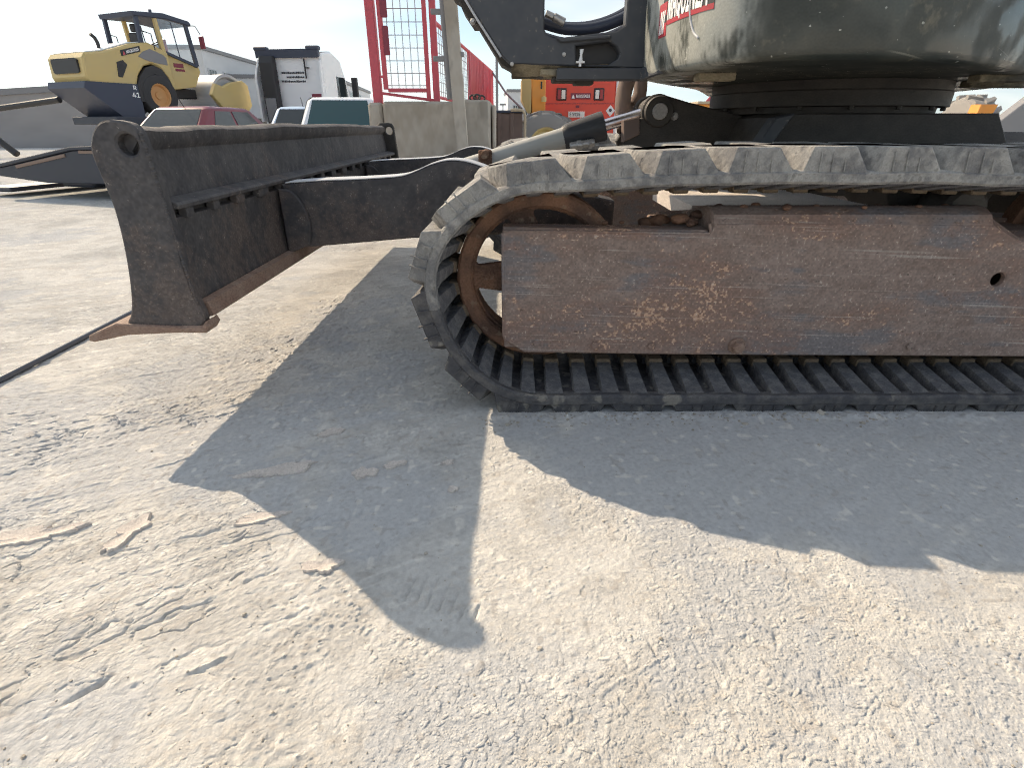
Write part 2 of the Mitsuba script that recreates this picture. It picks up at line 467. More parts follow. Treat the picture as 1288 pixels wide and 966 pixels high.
# tyre prints, cracks and drag marks that the dust carries: (x0, y0, x1, y1, half width, depth)
MARKS = [(-.13, .565, -.115, .64, .0022, .0035), (-.112, .555, -.095, .63, .0022, .0035), (-.145, .575, -.13, .645, .002, .003), (-.095, .55, -.078, .615, .0025, .004), (-.078, .545, -.062, .60, .0025, .004), (-.06, .54, -.045, .59, .0025, .0035), (-.16, .58, -.147, .65, .002, .003),
         (.34, .52, .365, .475, .004, .005), (.365, .475, .345, .455, .003, .004), (.30, .525, .325, .50, .003, .004), (.325, .50, .327, .478, .003, .0045), (.36, .50, .40, .475, .004, .004), (.40, .475, .395, .452, .004, .005), (.37, .54, .358, .50, .005, .005), (.41, .515, .43, .50, .004, .004), (.245, .53, .26, .47, .003, .003), (.27, .52, .285, .46, .003, .003),
         (-.95, .80, -.60, 1.02, .004, -.004), (-.90, .74, -.45, .99, .003, -.003), (-.62, .62, -.25, .80, .003, .003), (-.55, .52, -.36, .66, .0035, .0035), (-.52, .44, -.30, .58, .003, .003), (-.72, .66, -.50, .74, .0035, .004), (-.50, .70, -.33, .79, .003, .004), (-.43, .46, -.37, .50, .003, -.004),
         (-1.3, 1.25, -.75, 1.55, .006, -.004), (-1.1, 1.02, -.5, 1.30, .005, -.004), (-.75, 1.20, -.66, 1.36, .005, -.005), (-.68, 1.18, -.62, 1.30, .004, -.004), (.50, .50, .55, .44, .004, .004), (.18, .56, .20, .47, .003, .003), (-.56, .41, -.51, .47, .004, .006), (.10, .44, .22, .50, .003, -.003)]


SEED = np.random.default_rng(3)
CRACK_SEEDS = SEED.uniform([-30, -12], [50, 110], (9000, 2))
CRUMB = SEED.uniform([-1.4, .2], [1.4, 2.4], (90000, 2))
CRUMB_H = SEED.random(90000) ** 2.2


def ground_height(x, y):
    u, v = x * STR[0] + y * STR[1], -x * STR[1] + y * STR[0]
    h = (nz(x * 1.3, y * 1.3, 1, 3) - .5) * .009
    near = np.clip(1.4 - y / 5.0, 0, 1)
    slab = np.clip((nz(x * 1.9 + 7, y * 1.9, 2, 3) - .50) * 7, 0, 1)
    for cx, cy, r in ((-.10, .42, .13), (.65, .98, .42), (.30, 1.02, .26), (-.48, .36, .10), (-.25, .82, .16), (-.66, 1.02, .16)):
        slab = np.maximum(slab, np.clip((1.25 - np.hypot(x - cx, (y - cy) * 1.2) / r + (nz(x * 9, y * 9, 21, 3) - .5) * 1.2) * 3, 0, 1))
    left = np.clip(.25 - x * 1.6 + (nz(x * 3, y * 3, 3, 3) - .5) * 2, 0, 1)
    rough = np.clip((nz(x * 2.6, y * 2.6 + 4, 4, 3) - .30) * 4, 0, 1) * (1 - slab * .9)
    cr2 = nz(x * 120 + 9, y * 120, 6, 3)
    mid = 1 - np.abs(2 * nz(x * 34, y * 34, 25, 4) - 1)
    h += near * (rough * ((cr2 - .5) * .0028 + (mid - .7) * .0026) + (cr2 - .5) * .0010)
    st = nz(u * 3.0, v * 48, 7, 4)
    h += near * left * (1 - slab * .6) * (st - .5) * .0062
    ok = (y < 2.4) & (np.abs(x) < 1.4)
    if ok.any():
        pq = np.stack([x[ok], y[ok]], -1)
        d, i = cKDTree(CRUMB).query(pq, k=1)
        h[ok] += (rough * (1 - .6 * left))[ok] * CRUMB_H[i] * .0042 * np.clip(1 - (d / .0048) ** 2, 0, 1)
    c = np.stack([u * 13 + (nz(x * 20, y * 20, 8, 3) - .5) * 2.0, v * 24 + (nz(x * 20 + 5, y * 20, 9, 3) - .5) * 2.0], -1)
    ok = (y < 4.5) & (np.abs(x) < 2.5)
    crack, cell = np.zeros_like(h), np.zeros_like(h)
    if ok.any():
        dist, idx = cKDTree(CRACK_SEEDS).query(c[ok], k=2)
        crack[ok] = np.clip(1 - (dist[:, 1] - dist[:, 0]) / .10, 0, 1)
        cell[ok] = (np.sin(idx[:, 0] * 12.9898) * 43758.5453) % 1.0
    part = np.clip((nz(x * 4.5, y * 4.5 + 8, 10, 3) - .40) * 6, 0, 1) * (.12 + .88 * left) * (1 - slab * .7)
    brk = np.clip((nz(x * 30, y * 30, 23, 2) - .38) * 5, 0, 1)
    h += near * part * (-.0046 * crack * brk + .0022 * (cell - .5))
    for x0, y0, x1, y1, w, dep in MARKS:
        d = np.array([x1 - x0, y1 - y0])
        L = np.hypot(*d)
        m = (np.abs(x - (x0 + x1) / 2) < L + .05) & (np.abs(y - (y0 + y1) / 2) < L + .05)
        if not m.any():
            continue
        xm, ym = x[m], y[m]
        wob = (nz(xm * 25, ym * 25, 12, 3) - .5) * (.030 if L > .12 else .006)
        a = ((xm - x0) * d[0] + (ym - y0) * d[1]) / L
        b = ((xm - x0) * -d[1] + (ym - y0) * d[0]) / L + wob
        t = np.clip(np.minimum(a, L - a) / .02, 0, 1) * np.clip((nz(xm * 22, ym * 22, 13, 2) - .3) * 4, 0, 1)
        h[m] -= dep * (1.35 if L < .12 else .7) * t * np.exp(-(b / (w * .8)) ** 2)
    # crumbs and dust squeezed out along the belt
    berm = np.exp(-((y - 1.152 + .012 * (nz(x * 9, y * 9, 31, 2) - .5)) / .018) ** 2) * (x > -.12) * np.clip((x + .12) / .1, 0, 1)
    h += berm * (.002 + .010 * np.maximum(nz(x * 60, y * 60, 32, 3) - .42, 0) * 2)
    return h + yard_level(y)


def spaced(lo, hi, fine_lo, fine_hi, step, grow):
    a = list(np.arange(fine_lo, fine_hi, step))
    s, x = step, a[-1]
    while x < hi:
        s *= grow
        x += s
        a.append(x)
    s, x = step, a[0]
    b = []
    while x > lo:
        s *= grow
        x -= s
        b.append(x)
    return np.array(b[::-1] + a)


gx = spaced(-400, 400, -.98, 1.02, .0023, 1.04)
gy, yy = [], .24
while yy < 500:
    gy.append(yy)
    yy += max(.0018, .0027 * yy * yy) if yy < 6 else yy * .05
gy = np.array(list(np.linspace(-60, -1, 12)) + list(np.linspace(-.8, .2, 20)) + gy)
X, Y = np.meshgrid(gx, gy)
Z = ground_height(X, Y)
# the track lies pressed into the dust
nx, ny = len(gx), len(gy)
ii = (np.arange(ny - 1)[:, None] * nx + np.arange(nx - 1)[None]).ravel()
gf = np.vstack([np.stack([ii, ii + 1, ii + nx + 1], 1), np.stack([ii, ii + nx + 1, ii + nx], 1)])
put('ground', (np.stack([X, Y, Z], -1).reshape(-1, 3), gf), 'm_ground', None, True)
labels['ground'] = {'kind': 'structure'}


def hz(x, y):
    return float(ground_height(np.array([[x]]), np.array([[y]]))[0, 0])


def flake(x, y, lx, ly, rot, label, th=.005, mat='m_mud', seed=0):
    r = np.random.default_rng(seed)
    n = 46
    a = np.arange(n) * 2 * np.pi / n
    k = 1 + .22 * np.sin(2 * a + r.uniform(0, 6)) + .16 * np.sin(3 * a + r.uniform(0, 6)) + .12 * np.sin(5 * a + r.uniform(0, 6)) + r.uniform(-.13, .13, n)
    ca, sa = math.cos(math.radians(rot)), math.sin(math.radians(rot))
    rings = []
    z0 = hz(x, y)
    th *= .75
    for f, dz in ((1.0, -.006), (1.03, th * .55), (.97, th), (.7, th * .75), (.35, th * .55), (.02, th * .6)):
        px, py = np.cos(a) * k * lx * f, np.sin(a) * k * ly * f
        zz = z0 + dz + (meshkit.fbm(np.stack([px * 40 + seed, py * 40, px * 0], -1), 3, seed) - .5) * .004 * (dz > 0)
        rings.append(np.stack([x + px * ca - py * sa, y + px * sa + py * ca, zz], -1))
    solid('mud_flake', loft(rings), mat, label, 'mud flake', 40)


flake(-.475, .925, .062, .020, 25, 'long dried mud flake lying in the blade shadow, the largest of those in shade', .007, seed=1)
flake(-.30, .915, .021, .020, 10, 'ragged dried mud flake in the blade shadow, right of the long flake', .006, seed=2)
flake(-.245, .945, .021, .012, 15, 'oval mud flake in the blade shadow beside the ragged flake', .005, seed=3)
flake(-.415, 1.075, .030, .012, 20, 'dried mud flake farthest back in the blade shadow', .006, seed=4)
flake(-.135, .955, .014, .007, 10, 'tiny mud flake near the right edge of the blade shadow', .004, seed=5)
flake(-.83, .725, .065, .020, 22, 'pale sunlit mud flake at the left edge of the photo', .009, seed=6)
flake(-.665, .735, .020, .040, -18, 'upright pale sunlit mud flake second from the left edge', .007, seed=7)
flake(-.305, .655, .026, .015, 15, 'orange tinted mud flake in sun just below the blade shadow edge', .006, seed=8)
flake(-.115, .86, .010, .008, 0, 'small mud flake on the right border of the blade shadow', .004, seed=9)
flake(-.455, .775, .045, .012, 10, 'broken crumbly mud flake in sun beside the concave shadow edge', .006, seed=10)

pm = []
for i in range(850):
    y = .34 + 2.8 * rng.random() ** 2.2
    x = rng.uniform(-1.0, .95) * (.6 + y * .8)
    s = rng.uniform(.0007, .0017) * (1 + 1.3 * (rng.random() < .05))
    m = trimesh.creation.icosphere(subdivisions=1, radius=s)
    m.vertices *= rng.uniform(.6, 1.25, (len(m.vertices), 1)) * rng.uniform([.8, .8, .5], [1.3, 1.3, .9])
    if i % 5 == 0:
        x, y = rng.uniform(-.08, .95), 1.16 - abs(rng.normal(0, .03))
        m.apply_scale(rng.uniform(1.2, 2.6))
    m.apply_translation((x, y, 0))
    pm.append(m)
px = np.array([m.vertices[:, :2].mean(0) for m in pm])
pz = ground_height(px[:, :1], px[:, 1:])[:, 0]
for m, z in zip(pm, pz):
    m.apply_translation((0, 0, z + .0006))
put('gravel', cat(pm), 'm_concrete', None, 40)
labels['gravel'] = {'label': 'small loose pebbles and grit scattered over the dusty ground', 'kind': 'stuff'}

cab = smooth_path([(-1.385, .30, 0), (-1.395, .9, 0), (-1.402, 1.335, 0), (-1.410, 1.62, 0), (-1.414, 1.896, 0), (-1.42, 2.5, 0), (-1.45, 3.2, 0)], 14)
cab[:, 2] = 0.0105 + .0015 * np.sin(np.arange(len(cab)) * .11)
solid('cable', tube(cab, .0088, 10), 'm_cable', 'black cable lying on the ground behind the foot of the dozer blade', 'cable', True)

# ------------------------------------------------------------------ excavator
EXC = thing('excavator', 'dark tracked excavator with rubber tracks, rusty track frame and raised dozer blade, filling the foreground', 'excavator')
YC = 2.22                                  # the machine's middle plane
# track loop: left arc round the idler, straight runs, right arc round the sprocket
CX0, CX1, CZ, RO = .070, 2.02, .2965, .3065
PITCH_LUG = None


def loop_length(r):
    return 2 * (CX1 - CX0) + 2 * math.pi * r


RREF = .262
LOOP = loop_length(RREF)


def on_loop(s, r, y):
    """Point of the track at arc length s (along the reference line), radius r from the idler's axis, depth y."""
    s = np.asarray(s, float) % LOOP
    r, y = np.broadcast_to(r, s.shape), np.broadcast_to(y, s.shape)
    L, A = CX1 - CX0, math.pi * RREF
    out = np.zeros(s.shape + (3,))
    top = s < L                                                   # top run, from right to left
    sq = lambda t: np.where(t > math.pi / 2, 1 + .012 * np.sin(t) ** 2 - .06 * np.sin(2 * (t - math.pi / 2)), 1.012 + .02 * np.sin(2 * t))   # noqa: E731
    sag = (.006 + .0025 * np.sin(s * 9.0)) * np.sin(np.pi * np.clip(s / L, 0, 1)) ** 2
    t = np.clip((s - L) / A, 0, 1) * math.pi
    la = (s >= L) & (s < L + A)
    bo = (s >= L + A) & (s < 2 * L + A)
    ra = s >= 2 * L + A
    t2 = np.clip((s - 2 * L - A) / A, 0, 1) * math.pi
    x = np.where(top, CX1 - s, np.where(la, CX0 - r * np.sin(t) * sq(t), np.where(bo, CX0 + (s - L - A), CX1 + r * np.sin(t2))))
    z = np.where(top, CZ + r - sag, np.where(la, CZ + r * np.cos(t), np.where(bo, CZ - r, CZ - r * np.cos(t2))))
    z = np.where(z > CZ, z - .026 * np.clip((.47 - x) / .40, 0, 1) * (z - CZ) / RO, z)                # the idler stands a little lower than the rest
    z = np.where(z < CZ, CZ - (CZ - z) * 1.06, z)                  # the weight presses the lower run into the dust
    return np.stack([x, y, z], -1)


def track(y0, side):
    """side +1: the outer face is at y0, nearer to the camera; -1: the track on the far side."""
    Wd = .40
    key = numbered_track()
    ys = lambda q: y0 + q if side > 0 else y0 + Wd - q           # noqa: E731
    prof = [(.262, .004), (.264, .012), (.264, .388), (.262, .396), (.258, .400), (.242, .400), (.237, .394), (.237, .372), (.246, .362), (.246, .21), (.246, .19), (.246, .038), (.237, .028), (.237, .006), (.242, 0), (.258, 0)]
    rings = []
    for s in np.linspace(0, LOOP, 220, endpoint=False):
        wob = .0012 * math.sin(s * 23)
        rings.append(on_loop(np.full(len(prof), s), np.array([p[0] + wob for p in prof]), np.array([ys(p[1]) for p in prof])))
    n, R = len(prof), len(rings)
    cut0 = int(R * ((CX1 - CX0) + RREF * 1.72) / LOOP)
    cut1 = int(R * (2 * (CX1 - CX0) + RREF * (math.pi + .3)) / LOOP)
    tk = put('rubber_track', loft(rings[cut1:] + rings[:cut0 + 1]), 'm_rubber', EXC, 35)
    put('lower_run', loft(rings[cut0:cut1 + 1]), 'm_rubber_worn', tk, 35)
    r = np.random.default_rng(5)
    N = 37
    pt = LOOP / N
    for i in range(2 * N):
        near = i % 2 == 0
        s0 = i * pt / 2 + .02
        q = (lambda a: a) if near else (lambda a: Wd - a)
        wear = r.uniform(-.003, .001)
        rt = RO + wear
        jit = r.uniform(-.003, .003)
        sa = (s0 % LOOP - (CX1 - CX0)) / (math.pi * RREF)
        rnd = min(max(min(sa, 1 - sa) * 5, 0), 1) if 0 < sa < 1 else 0      # round the idler the worn lugs spread and flatten
        rt -= .010 * rnd
        # a steep flank on one side; the other runs back diagonally across the gap to the next lug
        if near:
            base = [(-.072, .002), (.060, .002), (.100, .080), (.108, .215), (.050, .33), (-.050, .33)]
            wd = 1 + .22 * rnd
            topp = [((-.039 + jit) * wd, .005), ((.046 + jit) * wd, .005), (.084, .072), (.092, .200), (-.039, .215)]
        else:
            base = [(-.064, .020), (.060, .020), (.060, .34), (-.056, .34)]
            topp = [(-.039 + jit, .024), (.048 + jit, .024), (.048, .205), (-.036, .205)]
        P = [on_loop(s0 + a, .258, ys(q(b))) for a, b in base]
        P += [on_loop(s0 + a, rt, ys(q(b))) for a, b in topp]
        P += [on_loop(s0 + .010, rt + .0006, ys(q(.12)))]
        g = soft_hull(np.array(P), .0035)
        extra = []
        if near:
            for a in (-.022, .004, .030):
                a += r.uniform(-.004, .004)
                hh = .288 if a < -.01 else .299
                pp = [on_loop(s0 + a + d, rr, ys(e)) for d in (-.0011, .0011) for rr, e in ((.262, -.0012), (.262, .006), (hh, .0035), (hh, .012))]
                extra.append(hull(pp))
        else:
            pass
        low = CX0 < CX1 and (CX1 - CX0) + RREF * 1.75 < (s0 % LOOP) < 2 * (CX1 - CX0) + RREF * (math.pi + .3)
        put('tread_lug', cat([g] + extra), 'm_rubber_worn' if low else 'm_rubber', tk, 25)
    if side < 0:
        return tk
    NR = 80
    pr = LOOP / NR
    for i in range(NR):
        s0 = (i + .5) * pr
        for a0, a1 in ((.018, .178), (.382, .222)):
            P = []
            for b, h, w in ((a0, .236, .0235), (a0 + (a1 - a0) * .12, .2345, .0230), (a0 + (a1 - a0) * .8, .213, .0190), (a1, .211, .0180)):
                P += [on_loop(s0 + d * w, .248, ys(b)) for d in (-1, 1)]
                P += [on_loop(s0 + d * (w - .003), h, ys(b)) for d in (-1, 1)]
            put('inner_rib', hull(np.array(P)), 'm_rubber_in', tk, 20)
        for a0, a1 in ((.150, .186), (.25, .214)):
            P = [on_loop(s0 + d * w, hh, ys(b)) for d in (-1, 1) for b in (a0, a1) for w, hh in ((.0205, .225), (.0180, .206))]
            put('iron_link', soft_hull(np.array(P), .0025), 'm_link', tk, 25)
    return tk


def numbered_track():
    return None


TR1 = track(1.172, 1)
TR2 = track(2 * YC - 1.172 - .40, -1)

# worn patch moulded into the belt's inner face
pts = []
for s, b in ((0.0, .014), (.088, .010), (.092, .045), (.078, .066), (.012, .068), (-.004, .045)):
    pts.append((s, b))


def wheel_disc(y0, front, key):
    """Idler wheel: rim, dished web with five windows, hub."""
    c = (.070, CZ)
    holes = []
    for k in range(5):
        a = math.radians(144 - 72 * k)
        ang = np.linspace(a - math.radians(26), a + math.radians(26), 12)
        o = [(c[0] + .163 * math.cos(t), c[1] + .163 * math.sin(t)) for t in ang]
        i = [(c[0] + .098 * math.cos(t), c[1] + .105 * math.sin(t)) for t in np.linspace(a + math.radians(15), a - math.radians(15), 6)]
        pl = Polygon(o + i).buffer(-.008).buffer(.008)
        holes.append(np.array(pl.exterior.coords)[:-1])
    web = prism(circle(c[0], c[1], .17, 64), y0 + .018, y0 + .034, .002, holes)
    rim = prism(circle(c[0], c[1], .206, 72), y0, y0 + .11, .006, [circle(c[0], c[1], .168, 72)])
    k = put('idler_wheel', cat([web, rim]), 'm_rust', EXC, 30)
    put('hub', lathe([(0, 0), (.060, 0), (.066, .006), (.066, .10), (0, .10)], (c[0], y0 + .005, c[1]), (0, 1, 0)), 'm_rust', k)
    return k


wheel_disc(1.322, True, '')
wheel_disc(2 * YC - 1.322 - .11, False, '')


def bolt(parent, x, y, z, r, mat='m_frame', name='bolt', d=(0, -1, 0), h=.014, washer=True):
    prof = [(0, h), (r * .62, h), (r * .72, h * .8), (r * .72, h * .3)]
    m = lathe([(r * .74, -.004), (r * .74, h * .85), (r * .6, h), (0, h)], (x, y, z), d, 6)
    ms = [m]
    if washer:
        ms.append(lathe([(r, -.004), (r, h * .25), (r * .92, h * .34), (0, h * .34)], (x, y, z), d, 20))
    return put(name, cat(ms), mat, parent, 25)


# track frame: one welded body of plates
def track_frame(side):
    yv = (lambda y: y) if side > 0 else (lambda y: 2 * YC - y)     # noqa: E731

    def pr(poly, a, b, c, holes=()):
        a2, b2 = sorted((yv(a), yv(b)))
        return prism(poly, a2, b2, c, holes)
    X1 = 1.98
    plate = [(-.022, .163), (.030, .128), (.4, .122), (X1, .112), (X1, .392), (1.185, .394), (1.155, .403), (1.085, .437), (.9, .440), (.456, .441), (.446, .418), (-.022, .424)]
    ms = [pr(plate, 1.25, 1.268, .003, [circle(1.142, .312, .0165, 24)])]
    ms.append(pr([(-.022, .420), (.448, .416), (.444, .425), (-.020, .432)], 1.254, 1.312, .003))
    # sloping top of the longer section
    sec = [(1.2515, .425), (1.252, .440), (1.262, .458), (1.285, .470), (1.315, .472), (1.50, .432), (1.50, .41), (1.30, .41)]
    ms.append(prism([(yv(a), b) for a, b in sec], .450, 1.085, .004, axis='x'))
    sec2 = [(1.2515, .39), (1.252, .400), (1.262, .408), (1.30, .412), (1.50, .415), (1.50, .38), (1.30, .38)]
    ms.append(prism([(yv(a), b) for a, b in sec2], 1.15, X1, .003, axis='x'))
    ms.append(hull([(x, yv(y), z) for x, y, z in ((1.07, 1.254, .436), (1.07, 1.30, .470), (1.07, 1.5, .430), (1.165, 1.254, .402), (1.165, 1.30, .41), (1.165, 1.5, .405), (1.07, 1.5, .39), (1.165, 1.5, .38), (1.07, 1.27, .40), (1.165, 1.27, .38))]))
    ms.append(pr([(.31, .10), (X1, .10), (X1, .40), (1.10, .43), (.52, .430), (.40, .425), (.36, .30), (.31, .2)], 1.44, 1.56, .004))
    ms.append(pr([(.20, .16), (.42, .16), (.42, .33), (.20, .30)], 1.30, 1.50, .003))
    # floor between the plates behind the ledge
    a2, b2 = sorted((yv(1.268), yv(1.50)))
    ms.append(box(.36, .452, a2, b2, .36, .425, .004))
    ms.append(box(-.02, X1, *sorted((yv(1.266), yv(1.30))), .135, .16, .003))
    k = put('track_frame', cat(ms), 'm_frame', EXC, 25)
    s = -1 if side > 0 else 1
    bolt(k, .556, yv(1.25), .147, .0205, 'm_edge', d=(0, s, 0), h=.022)
    for x, z in ((.060, .154), (.205, .148), (.345, .146), (.985, .146)):
        bolt(k, x, yv(1.25), z, .0125, 'm_frame', d=(0, s, 0), h=.006, washer=False)
    for x0, z0, x1, z1 in ((-.021, .17, -.021, .42), (.45, .421, .444, .44)):
        put('weld_seam', rod((x0, yv(1.251), z0), (x1, yv(1.251), z1), .0035, 8), 'm_frame', k)
    put('weld_seam', rod((-.02, yv(1.2515), .4235), (.448, yv(1.2515), .4185), .003, 8), 'm_frame', k)
    return k


TF = track_frame(1)
track_frame(-1)
# mud and stones lodged on the ledge
r = np.random.default_rng(11)
for x, y, z, s in ((.395, 1.315, .440, .017), (.425, 1.318, .434, .014), (.44, 1.34, .446, .013), (.36, 1.36, .430, .020), (.33, 1.37, .424, .017), (.412, 1.288, .433, .008), (.62, 1.272, .462, .008), (.215, 1.29, .436, .006), (.255, 1.295, .436, .005),
                   (.70, 1.30, .474, .006), (.80, 1.28, .47, .005), (.93, 1.29, .472, .006), (.53, 1.29, .472, .007), (.57, 1.32, .476, .009), (.50, 1.36, .480, .010), (1.02, 1.33, .476, .007), (.86, 1.33, .478, .007), (.655, 1.345, .48, .008)):
    m = trimesh.creation.icosphere(subdivisions=2, radius=1)
    m.vertices *= (.7 + .6 * meshkit.fbm(m.vertices * 1.4 + s * 900, 3, 2))[:, None] * np.array([1.25, 1.0, .75]) * s
    if z > .46:
        z = .470 - max(0, y - 1.312) * .216 + .25 * s
    m.apply_translation((x, y, z))
    put('mud_clump', m, 'm_rust', TF, 50)

# drive sprocket and motor at the rear of the near track
sp = put('drive_motor', lathe([(0, 0), (.10, 0), (.112, .012), (.112, .03), (.098, .034), (.098, .06), (.118, .064), (.118, .085), (.10, .09), (.10, .115), (.125, .12), (.125, .16), (0, .16)], (1.40, 1.30, .40), (0, 1, 0), 48), 'm_rust', EXC, 30)
put('carrier_roller', lathe([(0, 0), (.045, 0), (.055, .01), (.055, .10), (0, .11)], (1.10, 1.36, .452), (0, 1, 0), 36), 'm_dark', EXC, 30)
put('motor_guard', prism(circle(1.12, .505, .125, 40, 180, 360), 1.47, 1.52, .004), 'm_dark', EXC, 30)

# ------------------------------------------------------------------ dozer blade
mold = [(-.776, .630), (-.768, .640), (-.716, .641), (-.702, .632), (-.703, .612), (-.716, .596), (-.708, .555), (-.701, .500), (-.688, .494), (-.688, .474), (-.673, .470), (-.676, .42), (-.676, .36), (-.668, .300), (-.664, .268), (-.664, .256), (-.745, .252), (-.822, .246),
        (-.814, .262), (-.792, .300), (-.779, .36), (-.772, .42), (-.768, .47), (-.768, .53), (-.774, .585), (-.778, .615)]
mold = [(a - .008, b) for a, b in mold]
BY0, BY1 = 1.122, 3.345
# a slightly battered top edge
def blade_body():
    ring = np.array(mold)[::-1]
    ys = np.linspace(BY0, BY1, 60)
    rings = []
    for y in ys:
        q = ring.copy()
        up = np.clip((q[:, 1] - .58) / .06, 0, 1)
        dent = (meshkit.fbm(np.array([[y * 5.0, 0, 1.0]]), 3, 4)[0] - .5) * .018
        q[:, 1] += up * dent
        q[:, 0] += up * (meshkit.fbm(np.array([[y * 4.0, 3, 1.0]]), 3, 5)[0] - .5) * .012
        rings.append(np.c_[q[:, 0], np.full(len(q), y), q[:, 1]])
    return loft(rings)


DB = put('dozer_blade', blade_body(), 'm_blade', EXC, 35)
sidep = [(-.824, .247), (-.745, .246), (-.700, .247), (-.672, .243), (-.655, .252), (-.648, .270), (-.654, .300), (-.662, .36), (-.664, .44), (-.667, .50), (-.670, .55), (-.674, .59), (-.680, .626), (-.694, .643), (-.728, .649), (-.748, .645),
         (-.764, .632), (-.776, .612), (-.781, .588), (-.776, .545), (-.771, .50), (-.772, .45), (-.778, .39), (-.788, .33), (-.800, .285), (-.812, .262)]
sidep = [(a - .008, b) for a, b in sidep]
hole = circle(-.716, .607, .0195, 24)
put('side_plate', prism(smooth_path(np.array(sidep), 3)[:-1], 1.100, 1.126, .004, [hole]), 'm_blade', DB, 25)
put('side_plate', prism(np.array([(-.824, .247), (-.655, .247), (-.640, .28), (-.648, .45), (-.662, .63), (-.672, .648), (-.69, .652), (-.74, .65), (-.772, .62), (-.776, .56), (-.768, .47), (-.778, .36), (-.80, .285)]), 3.343, 3.369, .004, [circle(-.690, .612, .020, 24)]), 'm_dark', DB, 25)
edge = [(-.906, .219), (-.903, .231), (-.836, .258), (-.745, .2535), (-.700, .2515), (-.690, .247), (-.700, .238), (-.745, .236), (-.82, .232), (-.895, .216)]
edge = [(a - .008, b) for a, b in edge]
put('cutting_edge', prism(edge, 1.092, 3.375, .003), 'm_edge', DB, 25)
foot = [(-.70, .252), (-.655, .252), (-.645, .262), (-.640, .250), (-.650, .236), (-.70, .236)]
foot = [(a - .008, b) for a, b in foot]
put('wear_foot', prism(foot, 1.094, 1.149, .004), 'm_edge', DB, 25)
# stiffener along the back with cut-out slots under it
put('stiffener', prism([(-.702, .507), (-.670, .500), (-.666, .495), (-.667, .488), (-.69, .487), (-.702, .489)], BY0 + .004, BY1, .002), 'm_blade', DB, 25)
yy = 1.16
while yy < 3.28:
    L = .045 + .02 * math.sin(yy * 9)
    put('stiffener_tab', prism([(-.690, .467), (-.672, .467), (-.670, .474), (-.671, .487), (-.690, .487)], yy, yy + L, .002), 'm_blade', DB, 25)
    yy += L + .085
put('toe_strip', prism([(-.672, .300), (-.655, .296), (-.648, .266), (-.662, .262)], 1.128, BY1 - .01, .002), 'm_edge', DB, 25)
r = np.random.default_rng(21)
wb = []
for t in np.linspace(0, 1, 70):
    a, b = np.array([-.684, .625]), np.array([-.662, .30])
    q = a + (b - a) * t
    m = trimesh.creation.icosphere(subdivisions=1, radius=.0036 * r.uniform(.7, 1.3))
    m.apply_translation((q[0] - .001, 1.0998, q[1]))
    wb.append(m)
put('weld_bead', cat(wb), 'm_blade', DB, True)

# ------------------------------------------------------------------ push arms
arm = smooth_path([(-.665, .486), (-.55, .494), (-.44, .498), (-.33, .505), (-.285, .516), (-.235, .536), (-.185, .548), (-.135, .546), (-.085, .532), (-.03, .512), (.05, .49), (.16, .47)], 4).tolist() + [(.30, .44), (.30, .36), (.10, .350), (-.30, .333), (-.62, .306), (-.668, .300)]
for y0, y1, nm in ((1.655, 1.755, 'a'), (2 * YC - 1.755, 2 * YC - 1.655, 'b')):
    k = put('push_arm', prism(arm, y0, y1, .004), 'm_blade', EXC, 30)
    for dy in (-.016, y1 - y0 + .002):
        gus = smooth_path([(-.672, .475), (-.640, .47), (-.615, .445), (-.598, .40), (-.596, .36), (-.606, .315)], 4).tolist() + [(-.63, .305), (-.672, .29)]
        put('gusset', prism(gus, y0 + dy, y0 + dy + .014, .003), 'm_blade', k, 30)
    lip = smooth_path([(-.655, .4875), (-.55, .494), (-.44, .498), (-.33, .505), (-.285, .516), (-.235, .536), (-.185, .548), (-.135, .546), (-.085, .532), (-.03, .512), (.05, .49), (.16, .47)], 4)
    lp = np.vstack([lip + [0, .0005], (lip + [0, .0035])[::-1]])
    put('edge_highlight', prism(lp[::-1], y0 + .001, y1 - .001, .001), 'm_lightgrey', k, 30)  # pale strip along the arm: the sunlit rim's highlight put into its colour
put('cross_member', prism([(-.05, .36), (.12, .36), (.12, .49), (-.02, .49)], 1.755, 2 * YC - 1.755, .006), 'm_dark', EXC, 30)

# ------------------------------------------------------------------ blade cylinder and its bracket
A0, D0 = np.array([-.36, YC, .440]), np.array([.962, 0, .272])
D0 = D0 / np.linalg.norm(D0)
at = lambda t: A0 + D0 * t                                              # noqa: E731
t1 = (.195 - A0[0]) / D0[0]
t2 = (.340 - A0[0]) / D0[0]
t3 = (.515 - A0[0]) / D0[0]
CY = put('blade_cylinder', lathe([(0, 0), (.030, 0), (.036, .006), (.036, t1 - .01), (.037, t1), (.037, t1 + .01), (0, t1 + .01)], A0, D0, 36), 'm_cylinder', EXC, 35)
put('gland_sleeve', lathe([(.036, t1 - .004), (.0400, t1), (.0455, t1 + .02), (.0510, t2 - .01), (.0500, t2), (.030, t2 + .001), (0, t2 + .001)], A0, D0, 36), 'm_gaiter', CY, 30)
put('piston_rod', rod(at(t2 - .02), at(t3 - .03), .0205, 28), 'm_chrome', CY)
hb = at(t2 - .085) + np.array([0, -.045, -.040])
put('hose_fitting', cat([rod(hb + [-.045, 0, -.006], hb + [.045, 0, .008], .014, 16), rod(hb + [-.02, 0, -.004], hb + [.0, 0, .0], .018, 16), rod(hb + [.02, 0, .0], hb + [.034, 0, .004], .018, 6)]), 'm_steel', CY, 30)
boss = (.515, YC, .683)
bk = [(.40, .585), (.43, .640)] + [(.515 + .056 * math.cos(t), .683 + .056 * math.sin(t)) for t in np.radians(np.linspace(200, 62, 14))] + [(.62, .712), (.72, .690), (.90, .655), (1.10, .640), (1.10, .53), (.42, .54)]
